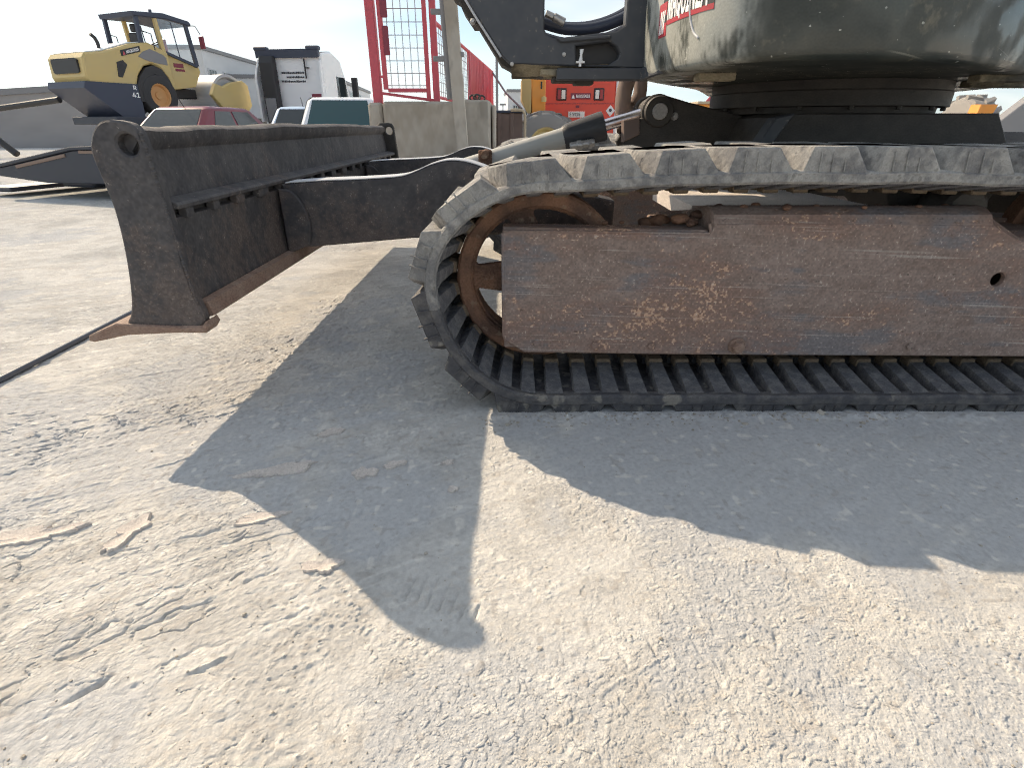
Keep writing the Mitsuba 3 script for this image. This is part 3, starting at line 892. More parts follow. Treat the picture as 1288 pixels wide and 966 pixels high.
BR = put('cylinder_bracket', cat([prism(bk, YC - .085, YC - .052, .004), prism(bk, YC + .052, YC + .085, .004)]), 'm_dark', EXC, 25)
put('pin_boss', lathe([(0, 0), (.027, 0), (.030, .004), (.033, .004), (.047, .006), (.050, .012), (.050, .04), (0, .04)], (boss[0], YC - .112, boss[2]), (0, 1, 0), 36), 'm_dark', BR, 30)
put('pivot_pin', lathe([(0, -.004), (.0035, -.004), (.004, 0), (.024, 0), (.0265, .003), (.0265, .02), (0, .02)][::1], (boss[0], YC - .120, boss[2]), (0, 1, 0), 32), 'm_pin', BR, 30)
put('rod_eye', lathe([(0, 0), (.046, 0), (.048, .004), (.048, .09), (0, .094)], (boss[0], YC - .047, boss[2]), (0, 1, 0), 32), 'm_dark', BR, 30)
bolt(BR, .575, YC - .085, .668, .013, 'm_pin', h=.012)
put('guide_pad', prism([(.395, .655), (.45, .668), (.455, .61), (.40, .585)], YC - .10, YC - .04, .004), 'm_brown', BR)
put('bracket_pin', cat([rod((-.10, YC - .07, .541), (-.10, YC + .07, .541), .016, 12), box(-.125, -.075, YC - .05, YC - .02, .50, .557, .004)]), 'm_rust', EXC, 30)

# ------------------------------------------------------------------ centre frame, swing ring
ms = [prism([(.74, .50), (.80, .660), (.83, .673), (1.50, .673), (1.62, .50)], 1.86, 2.60, .004)]
for sy in (1, -1):
    f = lambda y: YC + sy * (y - YC)                               # noqa: E731
    for xa, xb in ((1.08, 1.26), (1.42, 1.70)):
        ms.append(hull([(xa, f(1.5), .44), (xa, f(1.5), .30), (xb, f(1.5), .30), (xb, f(1.5), .44), (xa + .06, f(1.95), .62), (xb - .03, f(1.95), .62), (xa + .06, f(1.95), .42), (xb - .03, f(1.95), .42)]))
CF = put('centre_frame', cat(ms), 'm_dark', EXC, 25)
put('stay_plate', prism([(.70, .50), (.79, .66), (.845, .672), (.80, .60), (.75, .50)], 1.80, 1.862, .004), 'm_panel', CF, 25)
SR = put('swing_ring', lathe([(0, 0), (.35, 0), (.352, .018), (.385, .020), (.386, .062), (.383, .066), (.383, .092), (.34, .096), (0, .096)], (1.126, YC, .674), (0, 0, 1), 96), 'm_dark', EXC, 30)
for k in range(16):
    a = 2 * math.pi * (k + .4) / 16
    bolt(SR, 1.126 + .368 * math.cos(a), YC + .368 * math.sin(a), .694, .011, 'm_dark', d=(0, 0, -1), h=.012, washer=False)
pz = prism(bk[2:8] + [(.6, .6)], 0, .01) if False else None

# dusty rail lit between the tracks
put('leg_cover', hull([(x_, y_, z_) for x_, y_, z_ in ((.51, 1.60, .434), (1.02, 1.60, .434), (.96, 2.02, .440), (.50, 2.02, .440), (.51, 1.60, .39), (1.02, 1.60, .39), (.96, 2.02, .40), (.50, 2.02, .40))]), 'm_mud', CF, 25)

# ------------------------------------------------------------------ upper structure
# rear cover: plan outline swept up with a rolled lower edge
plan = smooth_path([(.95, 3.0), (.72, 2.45), (.52, 2.14), (.425, 1.98), (.402, 1.86), (.404, 1.70), (.420, 1.55), (.455, 1.43), (.520, 1.352), (.63, 1.318), (.78, 1.318), (.95, 1.375), (1.20, 1.53), (1.50, 1.79), (1.76, 2.15), (1.86, 2.55), (1.86, 3.0)], 9)
plan = np.vstack([plan, [(1.5, 3.1), (1.1, 3.1)]])
cen = np.array([1.126, 2.25])
rings = []
P2 = Polygon(plan)


def off(d):
    return inset(plan if P2.exterior.is_ccw else plan[::-1], d)


for d, z in ((.060, .7665), (.022, .7645), (.009, .768), (.003, .7745), (0, .786), (-.004, .82), (-.008, .88), (-.010, .96), (-.008, 1.10), (.0, 1.25), (.02, 1.36), (.06, 1.43), (.12, 1.46)):
    q = off(d)
    rings.append(np.c_[q, np.full(len(q), z)])
RC = put('rear_cover', loft(rings), 'm_body', EXC, 40)
# underside plates and ribs
UF = put('upper_frame', prism(np.array([(.43, 1.98), (.46, 1.60), (.56, 1.44), (.85, 1.42), (1.20, 1.60), (1.55, 1.95), (1.75, 2.3), (1.75, 3.0), (1.0, 2.8), (.72, 2.36), (.52, 2.12)]), .767, .7795, .002, axis='z'), 'm_under', EXC, 25)
for x0, y0, x1, y1 in ((1.45, 1.95, 1.80, 2.60), (.50, 1.66, .60, 2.0), (1.30, 1.72, 1.60, 2.02)):
    put('underside_rib', box(x0, x1, y0, y0 + .05, .748, .768, .003), 'm_under', UF, 25)
put('lower_rim', prism(np.array([(.14, 1.935), (.40, 1.935), (.405, 1.72), (.44, 1.60), (.50, 1.60), (.46, 2.0), (.14, 2.0)]), .7675, .800, .003, axis='z'), 'm_panel', UF, 25)
# front side panel with hand hole, pocket and bevelled foot
YP = 1.95
zq = lambda u: u                                                      # noqa: E731
pan = [(-.150, 1.16), (-.150, 1.0), (-.105, .935), (-.030, .832), (-.006, .812), (.40, .800), (.415, .800), (.415, 1.16)]
hole1 = np.array([(.098, 1.06), (.098, .905), (.108, .888), (.130, .880), (.318, .899), (.345, .915), (.345, 1.06)])
pock = np.array([(.200, .812), (.196, .860), (.300, .872), (.323, .858), (.334, .840), (.330, .826), (.300, .810)])
SP = put('side_panel', prism(pan, YP, YP + .055, .004, [hole1, pock]), 'm_panel', EXC, 25)
put('pocket', box(.185, .345, YP + .046, YP + .050, .806, .88), 'm_black', SP, 25)
put('pocket_lip', prism(np.array([(.135, .879), (.30, .888), (.302, .879), (.15, .868)]), YP - .012, YP + .002, .003), 'm_panel', SP, 25)
put('latch', cat([prism([(.206, .818), (.218, .818), (.216, .834), (.2205, .850), (.2085, .850), (.210, .834)], YP - .016, YP - .002, .002), box(.198, .224, YP - .018, YP - .004, .813, .8185), box(.207, .214, YP - .016, YP - .004, .804, .8135)]), 'm_white', SP, 25)
bolt(SP, .161, YP, .838, .006, 'm_steel', h=.004)
put('rim_strip', tube([(-.156, YP - .004, 1.10), (-.155, YP - .004, 1.0), (-.108, YP - .004, .932), (-.034, YP - .004, .831)], .0035, 8), 'm_lightgrey', SP)
put('back_plate', prism([(-.18, 1.16), (-.185, 1.0), (-.165, .99), (-.155, .965), (-.125, .925), (-.11, .925), (-.036, .818), (-.010, .806), (.02, .788), (.09, .782), (.41, .782), (.41, .80), (.03, .815), (-.05, .90), (-.08, .96), (-.10, 1.16)], YP + .06, YP + .20, .004), 'm_dark', SP, 25)
put('bevel_foot', prism([(YP + .002, .812), (YP + .05, .783), (YP + .16, .782), (YP + .16, .806), (YP + .05, .812)], -.002, .41, .002, axis='x'), 'm_under', SP, 25)
bolt(SP, -.120, YP + .03, .927, .009, 'm_steel', h=.02)
bolt(SP, .0, YP, .812, .006, 'm_steel', h=.004)
put('bottom_block', prism([(.09, .783), (.14, .779), (.265, .779), (.30, .783), (.30, .80), (.09, .80)], YP + .01, YP + .14, .003), 'm_under', SP)
put('bottom_block', cat([box(.13, .205, YP + .02, YP + .12, .765, .781, .004), box(.20, .262, YP + .03, YP + .10, .757, .781, .004)]), 'm_dark', SP)
# hoses seen through the hand hole
hs = []
for dz, dy in ((.012, .12), (-.022, .17), (.030, .22), (-.040, .10)):
    hs.append(tube(smooth_path([(.02, YP + dy, .95 + dz), (.10, YP + dy, .925 + dz), (.18, YP + dy, .908 + dz), (.27, YP + dy, .912 + dz), (.36, YP + dy, .94 + dz), (.44, YP + dy, .99 + dz)], 8), .017, 12))
for h in hs:
    put('hose', h, 'm_navy', SP, True)
put('hose_coupling', cat([rod((.105, YP + .07, .955), (.130, YP + .07, .945), .010, 12), rod((.130, YP + .07, .945), (.165, YP + .07, .930), .0125, 14)]), 'm_steel', SP, 30)
# hanging hydraulic sleeve under the frame
put('hydraulic_sleeve', cat([tube(smooth_path([(.44, 2.35, .80), (.425, 2.33, .745), (.42, 2.30, .69), (.43, 2.28, .62)], 6), .030, 14), tube(smooth_path([(.50, 2.40, .80), (.495, 2.38, .745), (.47, 2.36, .70)], 6), .026, 14)]), 'm_brown', EXC, True)


# sticker on the curved left face of the rear cover: lettering bent to the surface
side_line = smooth_path([(.400, 1.90), (.404, 1.70), (.420, 1.55), (.455, 1.43), (.520, 1.352), (.63, 1.318)], 30)
sl = np.r_[0, np.cumsum(np.linalg.norm(np.diff(side_line, axis=0), axis=1))]


def bend(mesh, s0, z0, lift):
    v = np.array(mesh.vertices)
    s = s0 + v[:, 0]
    x, y = np.interp(s, sl, side_line[:, 0]), np.interp(s, sl, side_line[:, 1])
    tx, ty = np.interp(s + .002, sl, side_line[:, 0]) - x, np.interp(s + .002, sl, side_line[:, 1]) - y
    L = np.hypot(tx, ty)
    nx_, ny_ = ty / L, -tx / L                      # outward: to the left of the machine and towards the camera
    zz = z0 + v[:, 1]
    bulge = np.interp(zz, [.7745, .786, .82, .88, .96, 1.1], [-.003, 0, .004, .008, .010, .008])
    o = lift + v[:, 2] + bulge
    m = trimesh.Trimesh(np.c_[x + nx_ * o, y + ny_ * o, zz], mesh.faces, process=False)
    return m


def grid_rect(w, h, n=24, d=.0008):
    ms_ = []
    for i in range(n):
        ms_.append(box(w * i / n, w * (i + 1) / n, 0, h, 0, d))
    return cat(ms_)
def sheet(s0, s1, za, zb, lift, mat, name, slope=0.0, d=.0008):
    m = grid_rect(s1 - s0, zb - za, 30, d)
    v = np.array(m.vertices)
    v[:, 1] += v[:, 0] * slope
    m.vertices = v
    return put(name, bend(m, s0, za, lift), mat, RC, 25)


sheet(.205, .47, .880, 1.02, .0004, 'm_black', 'sticker')
sheet(.243, .47, 0.872, .883, .0006, 'm_logo', 'sticker_band')
sheet(.176, .238, .850, .925, .0006, 'm_logo', 'sticker_logo')
lg = []
for a in (0, .014, .028):
    lg.append(prism([(a, 0), (a + .007, 0), (a + .020, .05), (a + .013, .05)], 0, .0012, axis='z'))
put('sticker_logo_stroke', bend(cat(lg), .183, .857, .0012), 'm_letter', RC, False)
tm = meshkit.text_mesh('MAQUINZA', .070, .0012, True)
v = np.array(tm.vertices)
v[:, 0] *= 0.200 / (v[:, 0].max() - v[:, 0].min())
tm.vertices = v
tm = tm.subdivide()
put('sticker_lettering', bend(tm, .246, .884, .0012), 'm_letter', RC, False)
gl = smooth_path([(.372, 1.05), (.374, .95), (.380, .88), (.400, .84), (.425, .822)], 8)
gv = []
for s_, z_ in gl:
    x, y = np.interp(s_, sl, side_line[:, 0]), np.interp(s_, sl, side_line[:, 1])
    tx, ty = np.interp(s_ + .002, sl, side_line[:, 0]) - x, np.interp(s_ + .002, sl, side_line[:, 1]) - y
    L_ = math.hypot(tx, ty)
    o_ = np.interp(z_, [.7745, .786, .82, .88, .96, 1.1], [-.003, 0, .004, .008, .010, .008]) + .0005
    gv.append((x + ty / L_ * o_, y - tx / L_ * o_, z_))
put('edge_trim', tube(np.array(gv), .0032, 8), 'm_lightgrey', RC, True)


# ------------------------------------------------------------------ background: shared builders
def wheel(parent, x, y, z, r, w, rot=0, tyre='m_tyre', rim='m_lightgrey', name='wheel', lugs=0):
    """Wheel whose axle lies along local y at the heading rot (degrees)."""
    d = np.array([-math.sin(math.radians(rot)), math.cos(math.radians(rot)), 0])
    o = np.array([x, y, z]) - d * w / 2
    ty = lathe([(r * .58, 0), (r * .80, -.01 * w), (r * .95, .04 * w), (r, .16 * w), (r, .84 * w), (r * .95, .96 * w), (r * .80, 1.01 * w), (r * .58, w), (r * .58, 0)], o, d, 36)
    k = put(name, ty, tyre, parent, 30)
    if lugs:
        for i in range(lugs):
            a = 2 * math.pi * i / lugs
            f = np.array([d[1], -d[0], 0])
            for s in (0, 1):
                aa = a + s * math.pi / lugs
                P = []
                for rr in (r * .96, r * 1.06):
                    for da, dw in ((-.06, .06 if not s else .94), (.06, .06 if not s else .94), (.10, .52), (.24, .52)):
                        q = o + d * w * dw + (f * math.cos(aa + da) + np.array([0, 0, 1]) * math.sin(aa + da)) * rr
                        P.append(q)
                put('tread_bar', hull(np.array(P)), tyre, k, 20)
    put('rim', lathe([(0, .25 * w), (r * .18, .22 * w), (r * .2, .3 * w), (r * .45, .3 * w), (r * .52, .10 * w), (r * .60, .06 * w), (r * .60, .94 * w), (r * .52, .9 * w), (r * .45, .7 * w), (r * .2, .7 * w), (0, .75 * w)], o, d, 32), rim, k, 30)
    return k


class Local:
    """Points of a thing given in its own frame: x forward, y to its left, z up."""
    def __init__(s, x, y, z, rot, k=1.0):
        s.k = k
        s.o, s.r = np.array([x, y, z], float), math.radians(rot)
        s.rot = rot
        s.c, s.s = math.cos(s.r), math.sin(s.r)

    def p(s, P):
        P = np.atleast_2d(np.asarray(P, float)) * s.k
        return np.c_[P[:, 0] * s.c - P[:, 1] * s.s, P[:, 0] * s.s + P[:, 1] * s.c, P[:, 2]] + s.o

    def m(s, mesh):
        mesh = mesh.copy()
        mesh.vertices = s.p(mesh.vertices)
        return mesh


def car(x, y, z, rot, L, W, H, paint, glass, label, kind, hood=.24, rearslope=.16, group=None, shield=None):
    t = thing('parked_car', label, 'car', group)
    F = Local(x, y, z, rot)
    fl, bl = L * .5, -L * .5
    zb, zs, zr = .22, H * .60, H

    def section(xx, w, zlo, zhi, n=5):
        b = .10
        return F.p([(xx, -w, zlo + b), (xx, -w + .02, zlo), (xx, w - .02, zlo), (xx, w, zlo + b), (xx, w * 1.0, zhi - b * .8), (xx, w * .95, zhi - .02), (xx, w * .8, zhi), (xx, -w * .8, zhi), (xx, -w * .95, zhi - .02), (xx, -w, zhi - b * .8)])
    hw = W / 2
    prof = [(bl, .80, .36, zs * .86), (bl + .06, .93, .26, zs * .97), (bl + .35, 1.0, zb, zs * 1.0), (-L * .1, 1.0, zb, zs * .99), (fl - L * hood, .99, zb, zs * .97), (fl - .30, .95, zb, zs * .82), (fl - .05, .86, .26, zs * .70), (fl, .74, .34, zs * .62)]
    put('body', loft([section(a, hw * b, c, d) for a, b, c, d in prof]), paint, t, 35)
    # cabin: roof shell with windows set in its faces
    xr0, xr1 = bl + .10, bl + .10 + L * rearslope
    xf1, xf0 = fl - L * hood - L * .17, fl - L * hood + .05
    wb, wr = hw * .96, hw * .74

    def roofring(zz, k):
        a = (zz - zs) / (zr - zs)
        x0, x1 = xr0 + (xr1 - xr0) * a, xf0 + (xf1 - xf0) * a
        w = wb + (wr - wb) * a
        r_ = .10
        return F.p([(x0, -w + r_, zz), (x0 + r_, -w, zz), (x1 - r_, -w, zz), (x1, -w + r_, zz), (x1, w - r_, zz), (x1 - r_, w, zz), (x0 + r_, w, zz), (x0, w - r_, zz)])
    rr = [roofring(zs - .05, 0), roofring(zs + (zr - zs) * .88, 0)]
    top = roofring(zr, 0)
    cen_ = top.mean(0)
    rr.append(cen_ + (roofring(zr * .995, 0) - cen_) * np.array([.93, .93, 1]))
    rr.append(cen_ + (top - cen_) * np.array([.62, .62, 1]) + np.array([0, 0, .012]))
    put('roof', loft(rr), paint, t, 50)
    lo, hi = .07, .86

    def face(side, a0, a1, b0, b1, lift=.012):
        """A pane on one of the four faces, between the fractions a along it and b up it."""
        P = []
        for b in (b0, b1):
            for a in (a0, a1):
                x0, x1 = xr0 + (xr1 - xr0) * b, xf0 + (xf1 - xf0) * b
                w = wb + (wr - wb) * b
                zz = zs + (zr - zs) * b
                if side == 'r':
                    P.append((x0 - lift, -w + 2 * w * a, zz))
                elif side == 'f':
                    P.append((x1 + lift, -w + 2 * w * a, zz))
                else:
                    P.append((x0 + (x1 - x0) * a, (-w - lift) if side == 'R' else (w + lift), zz))
        P = np.array(P)
        c = P.mean(0)
        n = {'r': (.02, 0, 0), 'f': (-.02, 0, 0), 'R': (0, .02, 0), 'L': (0, -.02, 0)}[side]
        return F.m(hull(np.vstack([P, P + n])))
    put('rear_window', face('r', .09, .91, .12, .90), shield or glass, t, 20)
    put('windscreen', face('f', .08, .92, .06, .92), glass, t, 20)
    for sd in ('R', 'L'):
        put('side_window', face(sd, .16, .46, .08, .84), glass, t, 20)
        put('side_window', face(sd, .50, .86, .08, .84), glass, t, 20)
    for sx in (bl + L * .19, fl - L * .2):
        for sy in (-1, 1):
            q = F.p([(sx, sy * (hw - .10), .31)])[0]
            wheel(t, q[0], q[1], q[2], .31, .20, rot)
    for sy in (-1, 1):
        put('tail_lamp', F.m(box(bl - .005, bl + .25, sy * hw * .80 - .11, sy * hw * .80 + .11, zs * .70, zs * .88, .02)), 'm_lampred', t, 30)
        put('headlight', F.m(box(fl - .22, fl - .02, sy * hw * .66 - .14, sy * hw * .66 + .14, zs * .50, zs * .62, .02)), 'm_lampwhite', t, 30)
        put('mirror', F.m(box(fl - L * hood - .30, fl - L * hood - .16, sy * (hw + .10) - .09, sy * (hw + .10) + .09, zs + .0, zs + .14, .03)), paint, t, 30)
    put('antenna', rod(F.p([(xr1 + .15, 0, zr - .02)])[0], F.p([(xr1 - .02, 0, zr + .20)])[0], .008, 6), 'm_black', t)
    return t


GZ = -.35
car(-7.15, 14.6, GZ, 84, 4.2, 1.72, 1.36, 'm_darkred', 'm_carglass', 'dark red car with glaring rear window parked beside the yellow road roller', 'car', rearslope=.17)
car(-5.35, 16.2, GZ, 98, 3.9, 1.66, 1.40, 'm_carblue', 'm_carglass', 'pale blue car showing only its roof, in front of the white truck cab', 'car')
car(-3.95, 14.6, GZ, 100, 4.2, 1.80, 1.53, 'm_carwhite', 'm_tealglass', 'white car with teal tinted windows partly hidden by the concrete blocks', 'car', rearslope=.10)

# ------------------------------------------------------------------ road roller
RL = thing('road_roller', 'yellow single drum road roller with black rear skirt and glazed cab', 'road roller')
R = Local(-12.30, 20.38, -0.20, 66, .885)
Lm = R.m
ZD = 1.24                                                    # deck of the low loader it stands on
hoodp = [(-2.35, 2.22), (-2.42, 2.40), (-2.38, 2.95), (-2.25, 3.10), (-1.6, 3.20), (-.6, 3.52), (.05, 3.62), (.55, 3.45), (.75, 3.35), (.75, 2.15), (.62, 2.15), (.50, 2.55), (.28, 2.85), (0, 2.95), (-.32, 2.85), (-.60, 2.55), (-.75, 2.20)]
put('hood', Lm(prism(hoodp, -.95, .95, .05)), 'm_yellow', RL, 25)
put('hood_top', Lm(prism([(-2.20, 3.10), (-1.6, 3.205), (-.6, 3.525), (.0, 3.625), (.0, 3.645), (-.62, 3.56), (-1.62, 3.245), (-2.22, 3.13)], -.80, .80, .01)), 'm_carwhite', RL, 25)
put('rear_grille', Lm(hull([(-2.43 - .03, a, b) for a, b in ((-.72, 2.55), (-.72, 2.88), (-.66, 2.94), (.60, 2.94), (.66, 2.88), (.66, 2.55), (.6, 2.5), (-.66, 2.5))] + [(-2.38, a, b) for a, b in ((-.72, 2.55), (-.72, 2.88), (.66, 2.88), (.66, 2.55))])), 'm_black', RL, 20)
put('side_vent', Lm(prism([(-1.35, 2.45), (-1.28, 2.90), (-1.05, 2.98), (-.93, 2.85), (-1.20, 2.45)], -.97, -.94, .005)), 'm_black', RL, 20)
put('side_screen', Lm(prism([(-.45, 3.14), (-.25, 3.30), (.05, 3.42), (.5, 3.28), (.62, 3.20), (.62, 2.95), (.2, 2.98), (-.2, 3.05)], -.965, -.94, .005)), 'm_midgrey', RL, 20)
sg = put('sign', Lm(prism([(-1.05, 3.10), (-.32, 3.30), (-.32, 3.47), (-1.05, 3.27)], -.972, -.955, .003)), 'm_black', RL, 20)
put('sign_triangle', Lm(prism([(-1.00, 3.135), (-.90, 3.162), (-.945, 3.265)], -.980, -.970)), 'm_red', sg)
tm = meshkit.text_mesh('MAQUINZA', .085, .006, True)
v = np.array(tm.vertices)
v = np.c_[v[:, 0] * .48 / np.ptp(v[:, 0]), v[:, 1], v[:, 2]]
v = np.c_[v[:, 0] - .86, -.974 - v[:, 2], 3.195 + v[:, 1] + v[:, 0] * .274]
put('sign_lettering', Lm(trimesh.Trimesh(v, tm.faces, process=False)), 'm_letter', sg, False)
put('exhaust_pipe', Lm(tube([(-1.35, -.35, 3.2), (-1.35, -.35, 3.48), (-1.40, -.35, 3.62), (-1.52, -.35, 3.72)], .055, 12)), 'm_black', RL, 30)
# black counterweight skirt below the hood
sk = [[(-2.60, -1.0, 2.20), (-2.60, 1.0, 2.20), (-2.60, 1.0, 1.95), (-2.60, -1.0, 1.95)], [(-.75, -1.0, 2.28), (-.75, 1.0, 2.28), (-1.10, 1.0, 1.10), (-1.10, -1.0, 1.10)]]
sk = [(-2.62, -1.0, 2.06), (-2.62, 1.0, 2.06), (-2.55, 1.0, 2.26), (-2.55, -1.0, 2.26), (-.72, -1.0, 2.26), (-.72, 1.0, 2.26), (-.80, 1.0, .95), (-.80, -1.0, .95), (-1.35, -1.0, 1.02), (-1.35, 1.0, 1.02), (-2.0, -1.0, 1.55), (-2.0, 1.0, 1.55)]
put('counterweight', Lm(hull(sk)), 'm_navy', RL, 20)
put('wheel_guard', Lm(prism([(-.78, 2.24), (-.60, 2.52), (-.32, 2.80), (0, 2.90), (.30, 2.80), (.50, 2.50), (.62, 2.15), (.50, 2.1), (.30, 2.45), (0, 2.62), (-.30, 2.5), (-.50, 2.2), (-.55, 1.7), (-.78, 1.7)], -1.02, 1.02, .01)), 'm_black', RL, 20)
for txt, xx, zz, hgt in (('R', -.98, 2.08, .13), ('4119', -1.08, 1.84, .15)):
    tm = meshkit.text_mesh(txt, hgt, .006, True)
    v = np.array(tm.vertices)
    put('number_lettering', Lm(trimesh.Trimesh(np.c_[v[:, 0] * 1.1 + xx, -1.006 - v[:, 2], zz + v[:, 1]], tm.faces, process=False)), 'm_letter', RL, False)
ch = []
for i in range(11):
    ch.append(Lm(box(-2.10 + i * .105, -2.05 + i * .105, -1.012, -1.0, 1.12 + i * .095, 1.16 + i * .095)))
for sy in (-1, 1):
    q = R.p([(0, sy * .80, 1.93)])[0]
    wheel(RL, q[0], q[1], q[2], .61, .46, R.rot, 'm_tyre', 'm_rim')
# cab
put('cab_base', Lm(prism([(.30, 3.46), (.62, 3.40), (2.05, 3.02), (2.10, 2.85), (1.75, 2.30), (.78, 2.16), (.70, 2.9)], -.80, .80, .02)), 'm_yellow', RL, 20)
put('cab_roof', Lm(prism([(-.25, 4.52), (.95, 4.62), (1.95, 4.50), (2.02, 4.42), (2.0, 4.34), (.95, 4.44), (-.22, 4.38)], -.93, .93, .03)), 'm_navy', RL, 20)
for (xa, za, xb, zb) in ((-.12, 3.58, -.10, 4.42), (.66, 3.38, .60, 4.46), (1.95, 3.02, 1.82, 4.40)):
    for sy in (-1, 1):
        y_ = sy * .84
        put('cab_pillar', Lm(hull([(xa - .07, y_ - .05, za), (xa + .07, y_ - .05, za), (xa - .07, y_ + .05, za), (xa + .07, y_ + .05, za), (xb - .06, y_ - .05, zb), (xb + .06, y_ - .05, zb), (xb - .06, y_ + .05, zb), (xb + .06, y_ + .05, zb)])), 'm_yellow' if xa == .66 else 'm_navy', RL, 20)
for (p0, p1) in (((-.12, 3.58), (.66, 3.40)), ((.66, 3.40), (1.95, 3.02))):
    for sy in (-1, 1):
        put('cab_sill', Lm(hull([(x_, sy * .84 + e, z_ + f) for x_, z_ in (p0, p1) for e in (-.045, .045) for f in (-.05, .05)])), 'm_navy', RL, 20)
for sy in (-1, 1):
    put('cab_window', Lm(prism([(.72, 3.40), (1.88, 3.07), (1.78, 4.36), (.66, 4.44)], sy * .84 - .004, sy * .84 + .004)), 'm_glass', RL)
    put('window_bar', Lm(rod((1.30, sy * .84, 3.25), (1.22, sy * .84, 4.38), .02, 6)), 'm_navy', RL)
put('seat', Lm(cat([soft_hull([(.25, a, b) for a in (-.24, .24) for b in (3.3, 4.0)] + [(.40, a, b) for a in (-.22, .22) for b in (3.3, 3.95)], .05)])), 'm_black', RL, 40)
put('headrest', Lm(soft_hull([(.28, a, b) for a in (-.14, .14) for b in (4.02, 4.26)] + [(.38, a, b) for a in (-.12, .12) for b in (4.02, 4.24)], .04)), 'm_black', RL, 40)
put('steering_wheel', Lm(lathe([(.17, -.015), (.19, -.015), (.19, .015), (.17, .015), (.17, -.015)], (1.05, 0, 3.72), (-.5, 0, 1), 24)), 'm_black', RL, 30)
put('beacon', Lm(lathe([(0, 0), (.07, 0), (.07, .03), (.055, .05), (.05, .13), (0, .15)], (.62, -.7, 4.56), (0, 0, 1), 16)), 'm_navy', RL, 30)
for sy in (-1, 1):
    mr = put('mirror', Lm(soft_hull([(2.22 + a, sy * 1.08 + b, c) for a in (-.03, .03) for b in (-.10, .10) for c in (3.62, 4.05)], .02)), 'm_maroon', RL, 30)
    put('mirror_arm', Lm(tube([(1.85, sy * .86, 4.36), (2.1, sy * 1.02, 4.36), (2.2, sy * 1.08, 4.1)], .015, 6)), 'm_black', mr)
    put('hand_rail', Lm(tube([(-.05, sy * .95, 3.95), (.25, sy * .95, 3.9), (.27, sy * .95, 3.4)], .018, 6)), 'm_black', RL)
dr_ = put('cab_badge', Lm(cat([box(.98, 1.38, -.815, -.80, 2.92, 3.06), box(1.02, 1.40, -.815, -.80, 2.80, 2.88)])), 'm_maroon', RL)
put('articulation', Lm(cat([box(.6, 2.1, -.30, .30, 1.9, 2.25, .03)])), 'm_black', RL, 20)
# drum and its frame
q0, q1 = R.p([(3.05, -1.05, 1.98)])[0], R.p([(3.05, 1.05, 1.98)])[0]
dm = put('drum', lathe([(0, .12), (.60, .12), (.66, .0), (.75, 0), (.75, 2.1), (.66, 2.1), (.60, 1.98), (0, 1.98)], q0, q1 - q0, 48), 'm_lightgrey', RL, 30)
for sy in (-1, 1):
    y_ = sy * 1.20
    put('drum_frame', Lm(prism([(2.0, 2.05), (2.25, 2.45), (2.6, 2.34), (3.0, 2.52), (3.6, 2.62), (3.85, 2.45), (3.9, 1.7), (3.65, 1.45), (3.0, 1.55), (2.4, 1.6)], y_ - .10, y_ + .10, .02)), 'm_yellow', RL, 20)
    put('drum_motor', Lm(lathe([(0, 0), (.30, 0), (.33, .03), (.33, .12), (0, .12)], (3.05, y_ - sy * .02 - .06, 1.98), (0, 1, 0), 24)), 'm_black', RL, 30)
put('drum_yoke', Lm(box(3.72, 3.92, -1.2, 1.2, 1.7, 2.45, .03)), 'm_yellow', RL, 20)

# low loader under the roller
LT = thing('low_loader_trailer', 'dark low loader trailer deck carrying the yellow road roller', 'trailer')
put('deck', Lm(box(-2.0, 4.6, -1.25, 1.25, ZD - .28, ZD - .02, .02)), 'm_deck', LT, 20)
for xx in (-.7, .25, 1.2, 3.6):
    for sy in (-1, 1):
        q = R.p([(xx, sy * .95, .40)])[0]
        wheel(LT, q[0], q[1], GZ + .38, .38, .28, R.rot, 'm_tyre', 'm_midgrey')

# ------------------------------------------------------------------ black flat trailer at the left
BT = thing('flatbed_trailer', 'black flatbed trailer with sloping tail and brown side boards at the left edge', 'trailer')
B = Local(-3.12, 6.10, 0, 166)                               # x runs to the left of the photo, along the trailer
side = [(-.30, .455), (.55, .470), (1.25, .440), (2.1, .300), (2.1, .235), (1.25, .34), (1.2, .12), (.98, .10), (.9, .30), (-.30, .33)]
B_ = lambda P, a, b, c=.006: B.m(prism(P, a, b, c))           # noqa: E731
put('deck', B_([(-1.3, .475), (-.10, .490), (.62, .465), (1.6, .300), (1.6, .27), (.62, .435), (-.10, .458), (-1.3, .443)], -1.15, 1.0), 'm_deck', BT, 20)
for ya_, yb_ in ((.92, .98), (-1.12, -1.06)):
    put('side_rail', B_([(-1.3, .440), (-.10, .455), (.62, .432), (1.6, .268), (1.6, .20), (1.05, .15), (-1.3, .16)], ya_, yb_), 'm_deck', BT, 20)
for a, b in ((-.30, -.02), (.08, .55)):
    put('side_board', B_([(a, .410), (b, .408), (b, .434), (a, .436)], .978, .990, .002), 'm_reflector', BT, 20)
put('side_board', B_([(.72, .378), (1.35, .272), (1.35, .300), (.72, .406)], .978, .990, .002), 'm_reflector', BT, 20)
for xx in (-1.0, -.42, .02, .38):
    for sy in (-.82, .72):
        q = B.p([(xx, sy, .19)])[0]
        wheel(BT, q[0], q[1], q[2], .19, .18, B.rot, 'm_tyre', 'm_black')
put('axle_beam', B.m(box(-1.2, .9, -.25, .25, .16, .34, .02)), 'm_deck', BT, 20)
put('storage_box', B.m(box(.60, .98, .60, .90, .11, .33, .02)), 'm_deck', BT, 20)
put('storage_box', B.m(box(-.62, -.28, .60, .90, .12, .33, .02)), 'm_deck', BT, 20)
put('mudguard', B_([(-.22, .26), (.75, .26), (.70, .385), (.5, .42), (-.05, .42), (-.18, .38)], .60, .915), 'm_deck', BT, 20)
